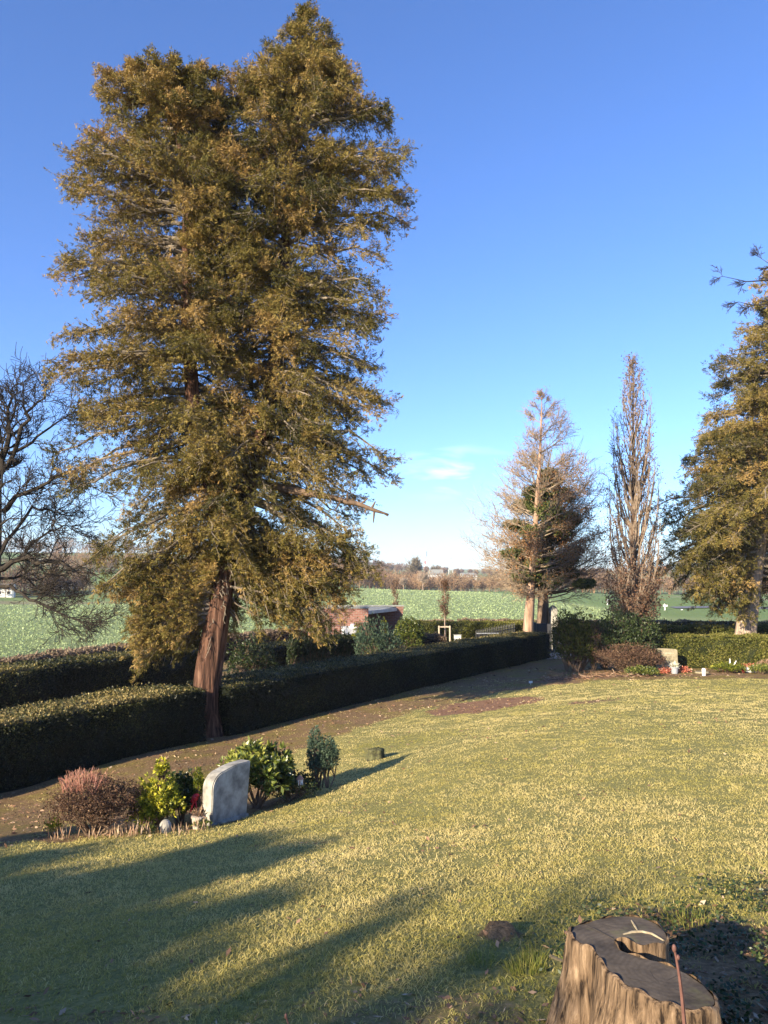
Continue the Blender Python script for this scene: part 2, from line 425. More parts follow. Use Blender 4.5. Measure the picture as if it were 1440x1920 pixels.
def ground_material():
    m, t, b, o = newmat('ground cover')
    nodes, L = t.nodes, t.links.new
    def attr(n):
        a = nodes.new('ShaderNodeAttribute'); a.attribute_name = n; return a.outputs['Fac']
    def mix(f, a, b_):
        x = nodes.new('ShaderNodeMixRGB'); L(f, x.inputs[0]); L(a, x.inputs[1]); L(b_, x.inputs[2]); return x.outputs[0]
    n1 = noise(t, 1.1, 6); n2 = noise(t, 28, 8, rough=.75); n3 = noise(t, 110, 4)
    soil = ramp(t, [(.25, (.07, .043, .022)), (.5, (.21, .135, .068)), (.62, (.33, .22, .115)), (.8, (.52, .40, .24))], n2.outputs['Fac'])
    moss = ramp(t, [(.3, (.09, .075, .022)), (.55, (.24, .185, .055)), (.75, (.42, .33, .13))], n2.outputs['Fac'])
    lm = ramp(t, [(.3, (.12, .12, .035)), (.5, (.25, .23, .075)), (.7, (.38, .33, .13))], n2.outputs['Fac'])
    fo = noise(t, 4.5, 8, rough=.8)
    fld = ramp(t, [(.28, (.19, .23, .09)), (.5, (.26, .32, .13)), (.62, (.32, .38, .17)), (.75, (.42, .47, .26))], fo.outputs['Fac'])
    fn = noise(t, .02, 3)
    hil = ramp(t, [(.35, (.17, .25, .08)), (.52, (.19, .26, .09)), (.62, (.27, .25, .13))], fn.outputs['Fac'])
    # soil with moss where the coarse noise says so
    rr = ramp(t, [(.45, (0, 0, 0)), (.62, (1, 1, 1))], n1.outputs['Fac'])
    s1 = mix(rr.outputs[0], soil.outputs[0], moss.outputs[0])
    bark_ = ramp(t, [(.3, (.09, .045, .025)), (.55, (.28, .155, .09)), (.75, (.44, .28, .17))], n3.outputs['Fac'])
    def edge(a):
        ad = nodes.new('ShaderNodeMath'); ad.operation = 'ADD'; L(a, ad.inputs[0])
        sb = nodes.new('ShaderNodeMath'); sb.operation = 'MULTIPLY_ADD'; L(n2.outputs['Fac'], sb.inputs[0]); sb.inputs[1].default_value = .5; sb.inputs[2].default_value = -.25
        L(sb.outputs[0], ad.inputs[1])
        r = nodes.new('ShaderNodeMapRange'); L(ad.outputs[0], r.inputs['Value']); r.inputs['From Min'].default_value = .4; r.inputs['From Max'].default_value = .6
        return r.outputs[0]
    c = mix(edge(attr('lawn')), s1, lm.outputs[0])
    c = mix(edge(attr('bare')), c, soil.outputs[0])
    c = mix(edge(attr('mulch')), c, bark_.outputs[0])
    c = mix(attr('fieldm'), c, fld.outputs[0])
    c = mix(attr('hillm'), c, hil.outputs[0])
    dk = nodes.new('ShaderNodeMixRGB'); dk.blend_type = 'MULTIPLY'; L(attr('track'), dk.inputs[0]); L(c, dk.inputs[1]); dk.inputs[2].default_value = (.55, .55, .6, 1)
    L(dk.outputs[0], b.inputs['Base Color'])
    b.inputs['Roughness'].default_value = .9; b.inputs['Specular IOR Level'].default_value = .15
    bp = nodes.new('ShaderNodeBump'); bp.inputs['Strength'].default_value = .9; bp.inputs['Distance'].default_value = .03
    L(n2.outputs['Fac'], bp.inputs['Height'])
    bp2 = nodes.new('ShaderNodeBump'); bp2.inputs['Distance'].default_value = .25; L(attr('fieldm'), bp2.inputs['Strength'])
    L(fo.outputs['Fac'], bp2.inputs['Height']); L(bp.outputs[0], bp2.inputs['Normal'])
    L(bp2.outputs[0], b.inputs['Normal'])
    return m
M['ground'] = ground_material()

# ---------------------------------------------------------------- GROUND, one polar sheet shared by four regions
def region_field(x, y):
    # outside the boundary hedge
    bx = [-60, -16, -12.4, -10.4, -4.3, 4.5, 20, 34, 80]; by = [-10, 12, 24.6, 30.6, 40.3, 49.4, 47.4, 44, 20]
    return y - np.interp(x, bx, by)
def build_ground():
    fine = np.radians(np.arange(44, 136.01, .42)); coarse1 = np.radians(np.arange(136.5, 404, 5))
    ang = np.concatenate([fine, coarse1])
    na = len(ang)
    rad = [0.0]; r = .45
    while r < 2500:
        rad.append(r); r *= 1.027
    rad.append(2500.); rad = np.array(rad); nr = len(rad)
    R, A = np.meshgrid(rad, ang, indexing='ij')
    X = (R * np.cos(A)).ravel(); Y = (R * np.sin(A)).ravel()
    Z = gz(X, Y)
    lw = lawn_mask(X, Y)
    bare = bare_mask(X, Y)
    mulch = np.maximum(blob(X, Y, 2.75, 19.9, 1.9, 1.15, .75), blob(X, Y, 6.3, 24.9, 1.7, .6, .1) * .8)
    fd = region_field(X, Y); fieldm = smooth(-.2, .3, fd)
    Z = Z + 0.10 * blob(X, Y, 2.8, 20.2, 1.7, 1.0, .75) * 0 + .07 * blob(X, Y, .60, 4.05, .07, .06)
    Z = Z + fieldm * (np.clip(R.ravel() / 60, 0, 1)) * .06 * fnoise(X, Y, .25)
    hillm = smooth(215, 235, R.ravel() + 6 * fnoise(X, Y, .03))
    hillm = np.maximum(hillm, smooth(26, 28, X) * smooth(68, 74, Y) * fieldm)
    hillm = np.maximum(hillm, smooth(-38, -44, X + (Y - 110) * .2) * smooth(118, 124, Y))
    # tractor tracks in the field
    p = at(20, 1228, 36); q = at(215, 1145, 96)
    d = np.array([q[0] - p[0], q[1] - p[1]]); d /= np.linalg.norm(d)
    lat = (X - p[0]) * d[1] - (Y - p[1]) * d[0]
    track = (np.exp(-((lat) / .28) ** 2) + np.exp(-((lat - 1.9) / .28) ** 2)) * fieldm * smooth(130, 110, Y)
    faces = []
    for i in range(nr - 1):
        for j in range(na):
            k = (j + 1) % na
            a, b_, c, d_ = i * na + j, (i + 1) * na + j, (i + 1) * na + k, i * na + k
            faces.append((a, b_, c, d_))
    faces = np.array(faces)
    cen = faces[:, [0, 1, 2, 3]]
    fx = X[cen].mean(1); fy = Y[cen].mean(1); fl = lw[cen].mean(1); ff = fieldm[cen].mean(1); fh = hillm[cen].mean(1)
    reg = np.zeros(len(faces), int)            # 0 ground
    reg[fl > .5] = 1
    reg[ff > .5] = 2
    reg[(fh > .5) & (ff > .5)] = 3
    s, dd = hsd(fx, fy)
    reg[(fl <= .5) & (ff <= .5) & (dd > 0) & (dd < 6) & (s > -12) & (s < 20)] = 4
    V = np.stack([X, Y, Z], 1)
    for idx, nm in ((0, 'ground'), (1, 'lawn'), (2, 'field'), (3, 'hills'), (4, 'soil_path')):
        f = faces[reg == idx]
        used, inv = np.unique(f, return_inverse=True)
        f = inv.reshape(-1, 4)
        n = len(f)
        me = bpy.data.meshes.new(nm)
        me.vertices.add(len(used)); me.vertices.foreach_set('co', V[used].ravel().astype(np.float32))
        me.loops.add(n * 4); me.loops.foreach_set('vertex_index', f.ravel().astype(np.int32))
        me.polygons.add(n); me.polygons.foreach_set('loop_start', np.arange(0, n * 4, 4, dtype=np.int32))
        me.polygons.foreach_set('use_smooth', np.ones(n, bool))
        for an, av in (('lawn', lw), ('bare', bare), ('mulch', mulch), ('fieldm', fieldm), ('hillm', hillm), ('track', track)):
            a = me.attributes.new(an, 'FLOAT', 'POINT'); a.data.foreach_set('value', av[used].astype(np.float32))
        me.update(calc_edges=True); me.validate()
        o = link(nm, me, M['ground']); tag(o, kind='structure')
build_ground()

# ---------------------------------------------------------------- HEDGES
def hedge(name, pts, width, height, leaf, dens, mat, label, cat='hedge', group=None, dark=.0, tint=(.35, .25), top_tint=.3, right=True, backside=False, rough=.045, core=.3):
    """pts is the FRONT foot line; the hedge lies to its left (further away)"""
    pts = np.array(pts, float)
    seg = np.linalg.norm(np.diff(pts, axis=0), axis=1); cum = np.concatenate([[0], np.cumsum(seg)]); Ltot = cum[-1]
    ns = max(8, int(Ltot / .25))
    S = np.linspace(0, Ltot, ns)
    C = np.stack([np.interp(S, cum, pts[:, k]) for k in range(2)], 1)
    T = np.gradient(C, axis=0); T /= np.linalg.norm(T, axis=1, keepdims=True)
    N = np.stack([T[:, 1], -T[:, 0]], 1)       # to the right of travel = front
    h0 = gz(C[:, 0], C[:, 1])
    zb = np.convolve(np.pad(h0, 6, mode='edge'), np.ones(13) / 13, 'valid')
    prof = [(0, -.1), (0.0, .25), (.01, .6), (0.0, .92), (-.06, .985), (-.2, 1.0), (-.5, 1.01), (-.8, 1.0), (-.94, .985), (-1, .92), (-1, .5), (-1, -.1)]
    V = []
    for i in range(ns):
        for (u, v) in prof:
            w = rough * fnoise(np.array([S[i] * 1.5 + u]), np.array([v * 2]), 1.3, 1)[0]
            ins = .03
            off = (u * width - ins if u > -.5 else u * width + ins) + (w if u > -.5 else -w)
            top = 1 + (.025 * fnoise(np.array([S[i]]), np.array([u * 2]), .8)[0] if v > .8 else 0)
            V.append((C[i, 0] + N[i, 0] * off, C[i, 1] + N[i, 1] * off, zb[i] + (height * v * top if v > 0 else -.15) - (ins if v > .9 else 0)))
    V = np.array(V); npf = len(prof)
    m = Mesh()
    G = V.reshape(ns, npf, 3)
    q = np.stack([G[:-1, :-1], G[1:, :-1], G[1:, 1:], G[:-1, 1:]], 2).reshape(-1, 4, 3)
    m.add(q, dark, False)
    for e in (0, ns - 1):                      # end caps
        m.add([[G[e, 0], G[e, 3], G[e, 8], G[e, 11]]], dark)
    # leaves
    per = height + width + (height if backside else .25)
    area = per * Ltot
    n = int(area * dens)
    s = rng.uniform(0, Ltot, n); v = rng.uniform(0, per, n)
    u_ = np.where(v < height, 0, np.where(v < height + width, -(v - height), -width))
    z_ = np.where(v < height, v, np.where(v < height + width, height, height - (v - height - width)))
    nout = np.where(v < height, 1., np.where(v < height + width, 0, -1.)); nup = np.where((v >= height) & (v < height + width), 1., 0)
    # round the top edges a little
    e1 = np.clip(1 - np.abs(v - height) / .12, 0, 1) * .05
    u_ = u_ - e1 * (v < height + .12); z_ = z_ - e1
    cx = np.interp(s, S, C[:, 0]); cy = np.interp(s, S, C[:, 1]); nx = np.interp(s, S, N[:, 0]); ny = np.interp(s, S, N[:, 1]); zz = np.interp(s, S, zb)
    bump_ = rough * fnoise(s * 1.5 + 0, z_ * 2 + u_, 1.3, 1) + .5 * rough * fnoise(s, z_ + u_, 5.0, 2)
    jit = rng.normal(0, .012, n) + np.where(rng.random(n) < .06, rng.uniform(0, .09, n), 0) + bump_
    P = np.stack([cx + nx * (u_ + nout * jit), cy + ny * (u_ + nout * jit), zz + z_ * (1) + nup * jit], 1)
    O = np.stack([nx * nout, ny * nout, nup], 1)
    D = unit(O * .35 + rvec(n) * .75 + np.array([0, 0, .15]))
    Sd = unit(np.cross(D, unit(O + rvec(n) * .9)))
    ll = leaf * rng.uniform(.6, 1.35, n)
    P = P - D * ll[:, None] * .5
    t = tint[0] + tint[1] * rng.normal(size=n) * .6 + .22 * fnoise(s, z_ * 1.5 + u_, .9, 4) + nup * top_tint * rng.random(n)  # top leaves paler: bleaching plus sunlight put into the tint
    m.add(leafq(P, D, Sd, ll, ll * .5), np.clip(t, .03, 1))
    # end leaves
    for e, sg in ((0, -1), (ns - 1, 1)):
        k = int(width * height * dens)
        uu = rng.uniform(-width, 0, k); zz_ = rng.uniform(0, height, k)
        O = np.tile(np.array([T[e, 0] * sg, T[e, 1] * sg, 0]), (k, 1))
        P = np.stack([C[e, 0] + N[e, 0] * uu, C[e, 1] + N[e, 1] * uu, zb[e] + zz_], 1) + O * rng.normal(.01, .02, k)[:, None]
        D = unit(O * .35 + rvec(k) * .75); Sd = unit(np.cross(D, unit(O + rvec(k) * .9))); ll = leaf * rng.uniform(.6, 1.35, k)
        m.add(leafq(P, D, Sd, ll, ll * .5), np.clip(tint[0] + tint[1] * rng.normal(size=k) * .6, .03, 1))
    o = m.build(name, mat)
    return tag(o, label, cat, group)

def hp(s, d=0.0):
    p = HO + HT * s + HN * d
    return (p[0], p[1])
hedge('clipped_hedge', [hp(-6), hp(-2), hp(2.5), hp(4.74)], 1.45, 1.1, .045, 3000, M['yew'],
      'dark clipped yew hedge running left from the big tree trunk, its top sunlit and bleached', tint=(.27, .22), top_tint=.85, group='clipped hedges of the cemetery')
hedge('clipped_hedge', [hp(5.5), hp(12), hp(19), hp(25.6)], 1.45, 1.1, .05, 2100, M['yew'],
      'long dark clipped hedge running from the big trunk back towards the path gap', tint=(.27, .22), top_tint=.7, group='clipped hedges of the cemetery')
o2 = np.array([-10.3, 17.3])
def hp2(s): return tuple(o2 + HT * s)
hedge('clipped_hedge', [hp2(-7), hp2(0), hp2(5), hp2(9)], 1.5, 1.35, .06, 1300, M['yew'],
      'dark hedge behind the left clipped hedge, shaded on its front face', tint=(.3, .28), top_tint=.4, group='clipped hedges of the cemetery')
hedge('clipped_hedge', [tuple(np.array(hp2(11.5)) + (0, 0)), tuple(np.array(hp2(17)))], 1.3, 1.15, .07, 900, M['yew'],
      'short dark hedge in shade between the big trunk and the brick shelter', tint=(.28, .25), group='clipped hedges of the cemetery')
hedge('beech_hedge', [(-17, 14), (-13.2, 20.5), (-12.2, 23.5), (-10.2, 29.5), (-4, 39), (4.5, 48)], 1.0, 1.05, .11, 420, M['beech'],
      'brown leafless boundary hedge along the edge of the green field, left and middle', tint=(.45, .35), group='brown hedges along the field', rough=.09)
hedge('beech_hedge', [(4.8, 48.1), (20, 46), (30, 43.5)], 1.0, 1.05, .13, 320, M['beech'],
      'brown dry hedge behind the pillar oak, along the foot of the far field', tint=(.45, .35), group='brown hedges along the field', rough=.09)
hedge('clipped_hedge', [(1.7, 40.6), (5, 41), (8.6, 41.5)], 1.2, 1.25, .09, 700, M['sunny_hedge'],
      'green hedge mottled with shadow behind the staked sapling and iron fence', tint=(.45, .3), group='clipped hedges of the cemetery', rough=.06)
hedge('clipped_hedge', [(9.7, 27.4), (12.2, 27.4), (14.2, 27.45)], 1.0, 1.13, .06, 1700, M['sunny_hedge'],
      'sunlit olive hedge with ragged foot behind the beige headstone', tint=(.5, .35), group='clipped hedges of the cemetery', rough=.07)
hedge('clipped_hedge', [(13.9, 27.0), (16.5, 26.95), (19, 27)], 1.3, 1.1, .06, 1500, M['sunny_hedge'],
      'bright green hedge section at the right edge, standing slightly forward', tint=(.62, .35), group='clipped hedges of the cemetery', rough=.07)
hedge('clipped_hedge', [(9.5, 32.2), (16, 32.2), (24, 32.2)], 1.2, 1.3, .08, 900, M['sunny_hedge'],
      'low green hedge just behind the sunlit olive hedge, in front of the brown trunk', tint=(.35, .3), group='clipped hedges of the cemetery', rough=.05)
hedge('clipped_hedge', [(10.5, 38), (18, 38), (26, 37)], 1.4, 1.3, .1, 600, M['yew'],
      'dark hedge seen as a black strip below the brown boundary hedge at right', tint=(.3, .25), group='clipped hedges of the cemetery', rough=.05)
hedge('clipped_hedge', [tuple(at(795, 1200, 31.5)[:2]), tuple(at(836, 1200, 31.8)[:2])], 1.3, 1.15, .07, 1300, M['beech'],
      'small block-shaped brown clipped hedge beside the round green shrub', tint=(.3, .35), group='clipped hedges of the cemetery', rough=.05)
hedge('clipped_hedge', [tuple(at(625, 1190, 33.5)[:2]), tuple(at(668, 1190, 33.8)[:2])], .9, 1.0, .08, 1000, M['sunny_hedge'],
      'low yellow-green hedge in front of the sunlit brick wall', tint=(.6, .3), group='clipped hedges of the cemetery', rough=.06)

# ---------------------------------------------------------------- CONIFERS with drooping scale-leaf sprays
def sprays(m, P, A, size, w, tints, r, k=7, droop=.25):
    """flat sprays: k scale-leaf fingers around axis A at P"""
    n = len(P)
    U = unit(r.normal(size=(n, 3)) * .7 + np.array([0, 0, 1.0]))
    Sd = unit(np.cross(A, U))
    for j in range(k):
        f = j / (k - 1) * 2 - 1              # -1..1
        an = f * 1.05 + r.normal(0, .12, n)
        D = unit(A * np.cos(an)[:, None] + Sd * np.sin(an)[:, None] + np.array([0, 0, -droop]) * abs(f))
        st = P + A * (size * (.35 * (1 - abs(f))) * r.uniform(.5, 1.2, n))[:, None] + r.normal(0, size * .12, (n, 3))
        ll = size * (1.0 - .35 * abs(f)) * r.uniform(.7, 1.25, n)
        S2 = unit(np.cross(D, unit(U + r.normal(size=(n, 3)) * .5)))
        m.add(leafq(st, D, S2, ll, w * r.uniform(.7, 1.3, n), .6), np.clip(tints + r.normal(0, .10, n), 0, 1))

def conifer(name, label, base, Y0, stems, mat_leaf, mat_bark, mat_twig, seed, leaf=(.13, .034), subn=3, spr=9, droop=(.75, -.25), depth_k=.85, keep_front_clear=None, group=None, cat='tree', bark_r=None, ks=7, tbias=.42, subl=(.35, .95), vj=.35, nfac=1.0, prune=None):
    r = np.random.default_rng(seed)
    root = empty(name, base, label, cat, group)
    crown = Mesh(); tw = Mesh()
    SB = []; SD = []; SLn = []; ST = []
    segA = []; segB = []; sra = []; srb = []
    for st in stems:
        path = np.array(st['path'], float)          # world, rising
        zt = np.array([p[0] for p in st['prof']]); XL = np.array([p[1] for p in st['prof']]); XR = np.array([p[2] for p in st['prof']])
        o = np.argsort(zt); zt, XL, XR = zt[o], XL[o], XR[o]
        zlo, zhi = zt[0], zt[-1]
        n = st['n']
        hgt = zhi - zlo
        for i in range(n):
            for _ in range(60):
                zt_ = r.uniform(zlo, zhi)
                wdt = np.interp(zt_, zt, XR) - np.interp(zt_, zt, XL)
                if r.random() < max(.12, wdt / (XR - XL).max()): break
            f = (zt_ - zlo) / hgt
            ax = np.interp(zt_, path[:, 2], path[:, 0]); ay = np.interp(zt_, path[:, 2], path[:, 1])
            th = i * 2.39996 + r.normal(0, .3); c, s = cos(th), sin(th)
            if keep_front_clear is not None and zt_ < keep_front_clear and abs(c) < .72 and s < .3: 
                c = (.72 + .28 * r.random()) * (1 if c > 0 else -1); s = (1 - c * c) ** .5 * (1 if s > 0 else -1)
            xl = ax - np.interp(zt_, zt, XL); xr = np.interp(zt_, zt, XR) - ax
            rx = xr if c > 0 else xl
            rd = depth_k * .5 * (xl + xr) * st.get('dk', 1)
            nz = .93 + .08 * fnoise(np.array([th * 1.7]), np.array([zt_ * .9]), 1, seed)[0]
            kk = nz * (r.uniform(.82, 1.03) if r.random() < .62 else r.uniform(.35, .82))
            tip = np.array([ax + c * rx * kk, ay + s * rd * kk, zt_])
            ln = np.hypot(tip[0] - ax, tip[1] - ay) + .05
            sl = droop[0] * (1 - f) ** 1.5 + droop[1] * f ** .7 * -1 * -1   # start above tip (low) or below (high)
            z0 = zt_ + ln * sl
            z0 = min(max(z0, path[0, 2] + (path[-1, 2] - path[0, 2]) * .02 + .3, st.get('minstart', -99)), path[-1, 2] - .05)
            b = np.array([np.interp(z0, path[:, 2], path[:, 0]), np.interp(z0, path[:, 2], path[:, 1]), z0])
            mid = (b + tip) / 2 + np.array([r.normal(0, .06 * ln), r.normal(0, .06 * ln), .14 * ln * (1 - .7 * f)])
            T = np.linspace(0, 1, 7)[:, None]
            pt = (1 - T) ** 2 * b + 2 * T * (1 - T) * mid + T ** 2 * tip
            pt[1:-1] += r.normal(0, .035 * ln ** .5, (5, 3))
            rb = .012 + .018 * ln
            for k in range(6):
                segA.append(pt[k]); segB.append(pt[k + 1]); sra.append(rb * (1 - k / 7)); srb.append(rb * (1 - (k + 1) / 7) + .003)
            ct = tbias + .27 * r.normal() + .10 * f
            nn = int((4 + ln * 3.6) * nfac)
            for t in np.linspace(.22 if ln > 1 else 0.05, 1, nn):
                p = (1 - t) ** 2 * b + 2 * t * (1 - t) * mid + t * t * tip
                tan = 2 * (1 - t) * (mid - b) + 2 * t * (tip - mid); tan /= np.linalg.norm(tan)
                k_ = subn if t < .85 else subn + 2
                for _ in range(k_):
                    lat = np.array([-tan[1], tan[0], 0]) * r.choice([-1, 1]) * r.uniform(.2, 1.1)
                    d = tan * r.uniform(.5, 1.0) + lat + np.array([0, 0, r.normal(-.02, vj)])
                    d /= np.linalg.norm(d)
                    l = r.uniform(*subl) * (.55 + .45 * min(1, ln / 2)) * (1.1 - .45 * t)
                    l *= (min(1, max(.28, .28 + .72 * (zhi - p[2]) / 1.7)) if hgt > 4.5 or zhi > 9 else 1) * (1 if t < .8 else .85)
                    SB.append(p + r.normal(0, .03, 3)); SD.append(d); SLn.append(l); ST.append(ct + r.normal(0, .09))
    SB = np.array(SB); SD = np.array(SD); SLn = np.array(SLn); ST = np.array(ST)
    if prune is not None:                      # keep the lower trunk free of twigs
        kp = prune(SB + SD * SLn[:, None] * .6); SB, SD, SLn, ST = SB[kp], SD[kp], SLn[kp], ST[kp]
    n = len(SB)
    SE = SB + SD * SLn[:, None] + np.array([0, 0, -.12]) * SLn[:, None]
    tw.add(tubes(SB, SE, .008, .004, 3), .5)
    tw.add(tubes(np.array(segA), np.array(segB), np.array(sra), np.array(srb), 6), .5, True)
    u = r.uniform(.15, 1.05, (n, spr))
    P = SB[:, None] + (SE - SB)[:, None] * u[..., None]
    P = P.reshape(-1, 3) + r.normal(0, .045, (n * spr, 3))
    A = unit(np.repeat(SD, spr, 0) * .8 + r.normal(size=(n * spr, 3)) * .55 + np.array([0, 0, .05]))
    sprays(crown, P, A, leaf[0], leaf[1], np.repeat(ST, spr), r, ks)
    crown.build('crown', mat_leaf, root)
    tw.build('branches', mat_twig, root)
    return root, n * spr

Y0 = 17.3; YR = 31.0
def W3(px, py, dy=0.0, Yb=Y0):
    p = at(px, py, Yb + dy); return p
def prof(rows, Yb=Y0):
    out = []
    for (py, l, r_) in rows:
        k_ = .022 * (r_ - l) if Yb == Y0 else (16 if Yb == YR else 0)
        out.append((at(l, py, Yb)[2], at(l - k_, py, Yb)[0], at(r_ + k_, py, Yb)[0]))
    return out

base = np.array([at(387, 1374, Y0)[0], Y0, g1(at(387, 1374, Y0)[0], Y0)])
left_path = [W3(422, 1085), W3(425, 1000), W3(390, 900, -.2), W3(362, 760, -.3), W3(348, 560, -.4), W3(352, 400, -.4), W3(335, 260, -.4), W3(318, 150, -.4)]
right_path = [W3(424, 1080), W3(440, 1000), W3(470, 900, .1), W3(505, 760, .2), W3(525, 600, .2), W3(540, 400, .3), W3(560, 200, .3), W3(573, -10, .3)]
LP = prof([(1235, 268, 372), (1190, 250, 385), (1130, 245, 410), (1085, 165, 470), (1050, 178, 500), (980, 110, 480), (930, 120, 470), (860, 105, 480), (800, 150, 470), (740, 95, 470), (690, 88, 470),
           (620, 130, 470), (570, 112, 460), (470, 130, 460), (400, 152, 450), (345, 138, 440), (290, 190, 440), (220, 190, 440), (195, 204, 440), (175, 225, 440), (162, 262, 420)])
RP = prof([(1180, 520, 590), (1150, 500, 662), (1090, 460, 680), (1040, 380, 694), (960, 350, 690), (905, 345, 735), (860, 340, 752), (780, 350, 735), (720, 360, 722), (660, 380, 722), (610, 380, 722),
           (560, 390, 768), (500, 390, 752), (440, 400, 745), (400, 400, 778), (350, 410, 752), (300, 415, 780), (240, 410, 758), (190, 400, 728), (150, 425, 695), (120, 465, 655), (60, 520, 622), (22, 554, 598), (-4, 568, 580)])
def prune_big(P):
    z = P[:, 2]; tx = np.interp(z, [W3(0, 1290)[2], W3(0, 1180)[2], W3(0, 1080)[2], W3(0, 1000)[2]], [W3(390, 1290)[0], W3(404, 1200)[0], W3(421, 1080)[0], W3(428, 1000)[0]])
    dx = P[:, 0] - tx
    wl = np.interp(z, [W3(0, 1240)[2], W3(0, 1130)[2], W3(0, 1060)[2]], [.42, .40, .1]); wr = np.interp(z, [W3(0, 1240)[2], W3(0, 1130)[2], W3(0, 1050)[2]], [1.3, .75, .1])
    return ~((z < W3(0, 1050)[2]) & (dx > -wl) & (dx < wr) & ((P[:, 1] < Y0 + .5) | (dx < .1)))
big, nspr = conifer('cypress_tree', 'huge two-topped brown-green cypress with red trunk rising from the gap in the long hedge', base, Y0,
    [dict(path=left_path, prof=LP, n=330), dict(path=right_path, prof=RP, n=370), dict(path=right_path[5:], prof=prof([(200, 450, 710), (130, 475, 655), (50, 524, 616), (-4, 568, 580)]), n=85), dict(path=[W3(430, 560), W3(425, 400), W3(418, 250), W3(415, 140)], prof=prof([(520, 340, 520), (300, 340, 510), (200, 350, 495), (195, 365, 475), (180, 395, 440)]), n=75), dict(path=left_path[5:], prof=prof([(260, 195, 440), (205, 206, 440), (160, 258, 420)]), n=50),
     dict(path=[W3(405, 1180)] + left_path[:3], prof=prof([(1238, 245, 385), (1190, 238, 395), (1130, 245, 400), (1060, 225, 400)]), n=150),
     dict(path=[W3(412, 1150)] + right_path[:3], prof=prof([(1190, 470, 612), (1140, 440, 665), (1080, 430, 690), (1010, 420, 700)]), n=95)],
    M['cypress'], M['cypress_bark'], M['twig'], 21, leaf=(.088, .0155), subn=3, spr=9, keep_front_clear=W3(400, 1035)[2], ks=8, depth_k=.78, tbias=.50, droop=(.6, -.15), vj=.55, nfac=.8, prune=prune_big, group='big scale-leaved conifers')
print('sprays', nspr)
tp = [base + (-.0, 0, -.25), W3(386, 1330), W3(388, 1280), W3(401, 1200), W3(413, 1130), W3(421, 1080)]
tr = trunk_mesh('trunk', tp + [W3(435, 1010), W3(470, 900, .1), W3(505, 760, .2), W3(525, 600, .2), W3(540, 400, .3), W3(560, 200, .3), W3(570, 60, .3)],
           [.34, .30, .295, .285, .26, .25, .22, .2, .17, .14, .11, .06, .02], M['cypress_bark'], big, n=40, flute=.07, seed=1, flare=.45)
l2 = trunk_mesh('side_stem', left_path + [], [.22, .21, .19, .17, .13, .1, .06, .02], M['cypress_bark'], big, n=20, flute=.07, seed=3)
# the broken limb that sticks out on the right, hung with moss
bk = [W3(470, 900, 0), W3(560, 922, -.5), W3(620, 930, -.7), W3(650, 941, -.75), W3(672, 944, -.8), W3(700, 956, -.8), W3(729, 965, -.8)]
ob = trunk_mesh('broken_branch', bk, [.12, .09, .06, .062, .05, .045, .02], M['brown_bark'], big, n=10, flute=.2, seed=5)
for a_, b_ in (((688, 950), (684, 963)), ((702, 956), (700, 980)), ((650, 940), (652, 922)), ((698, 951), (704, 940)), ((722, 963), (728, 968)), ((640, 937), (628, 958)), ((676, 946), (690, 934))):
    Mesh().add(tubes([W3(*a_, -.8)], [W3(*b_, -.8)], [.03], [.012], 5), .5).build('branch_stub', M['brown_bark'], ob)

# conifer at the right edge
rb_ = np.array([at(1396, 1192, YR)[0], YR, g1(at(1396, 1192, YR)[0], YR)])
rpath = [at(1408, 1110, YR), at(1425, 1030, YR), at(1440, 900, YR), at(1450, 700, YR), at(1462, 560, YR), at(1475, 430, YR)]
RPf = prof([(1150, 1370, 1640), (1110, 1285, 1660), (1060, 1245, 1670), (1000, 1250, 1680), (950, 1240, 1670), (900, 1285, 1660), (850, 1310, 1650), (800, 1330, 1640), (760, 1365, 1620), (700, 1350, 1600),
            (665, 1340, 1590), (620, 1395, 1570), (580, 1425, 1550), (530, 1448, 1520), (480, 1462, 1495), (460, 1470, 1480)], YR)
rt, k2 = conifer('cypress_tree', 'olive cypress with pale leaning trunk, cut off by the right edge of the photo', rb_, YR, [dict(path=rpath, prof=RPf, n=390)],
    M['cypress'], M['pale_bark'], M['twig'], 44, leaf=(.15, .028), subn=3, spr=7, ks=6, droop=(.5, -.15), depth_k=.8, group='big scale-leaved conifers', keep_front_clear=at(1400, 1040, YR)[2], tbias=.36, subl=(.5, 1.2), vj=.5, nfac=.7)
trunk_mesh('trunk', [rb_ + (-.06, 0, -.2), at(1398, 1180, YR), at(1406, 1120, YR), at(1415, 1060, YR), at(1432, 940, YR), at(1446, 750, YR), at(1460, 580, YR), at(1473, 440, YR)],
           [.5, .40, .37, .33, .3, .2, .12, .03], M['pale_bark'], rt, n=26, flute=.07, seed=8, flare=.3)

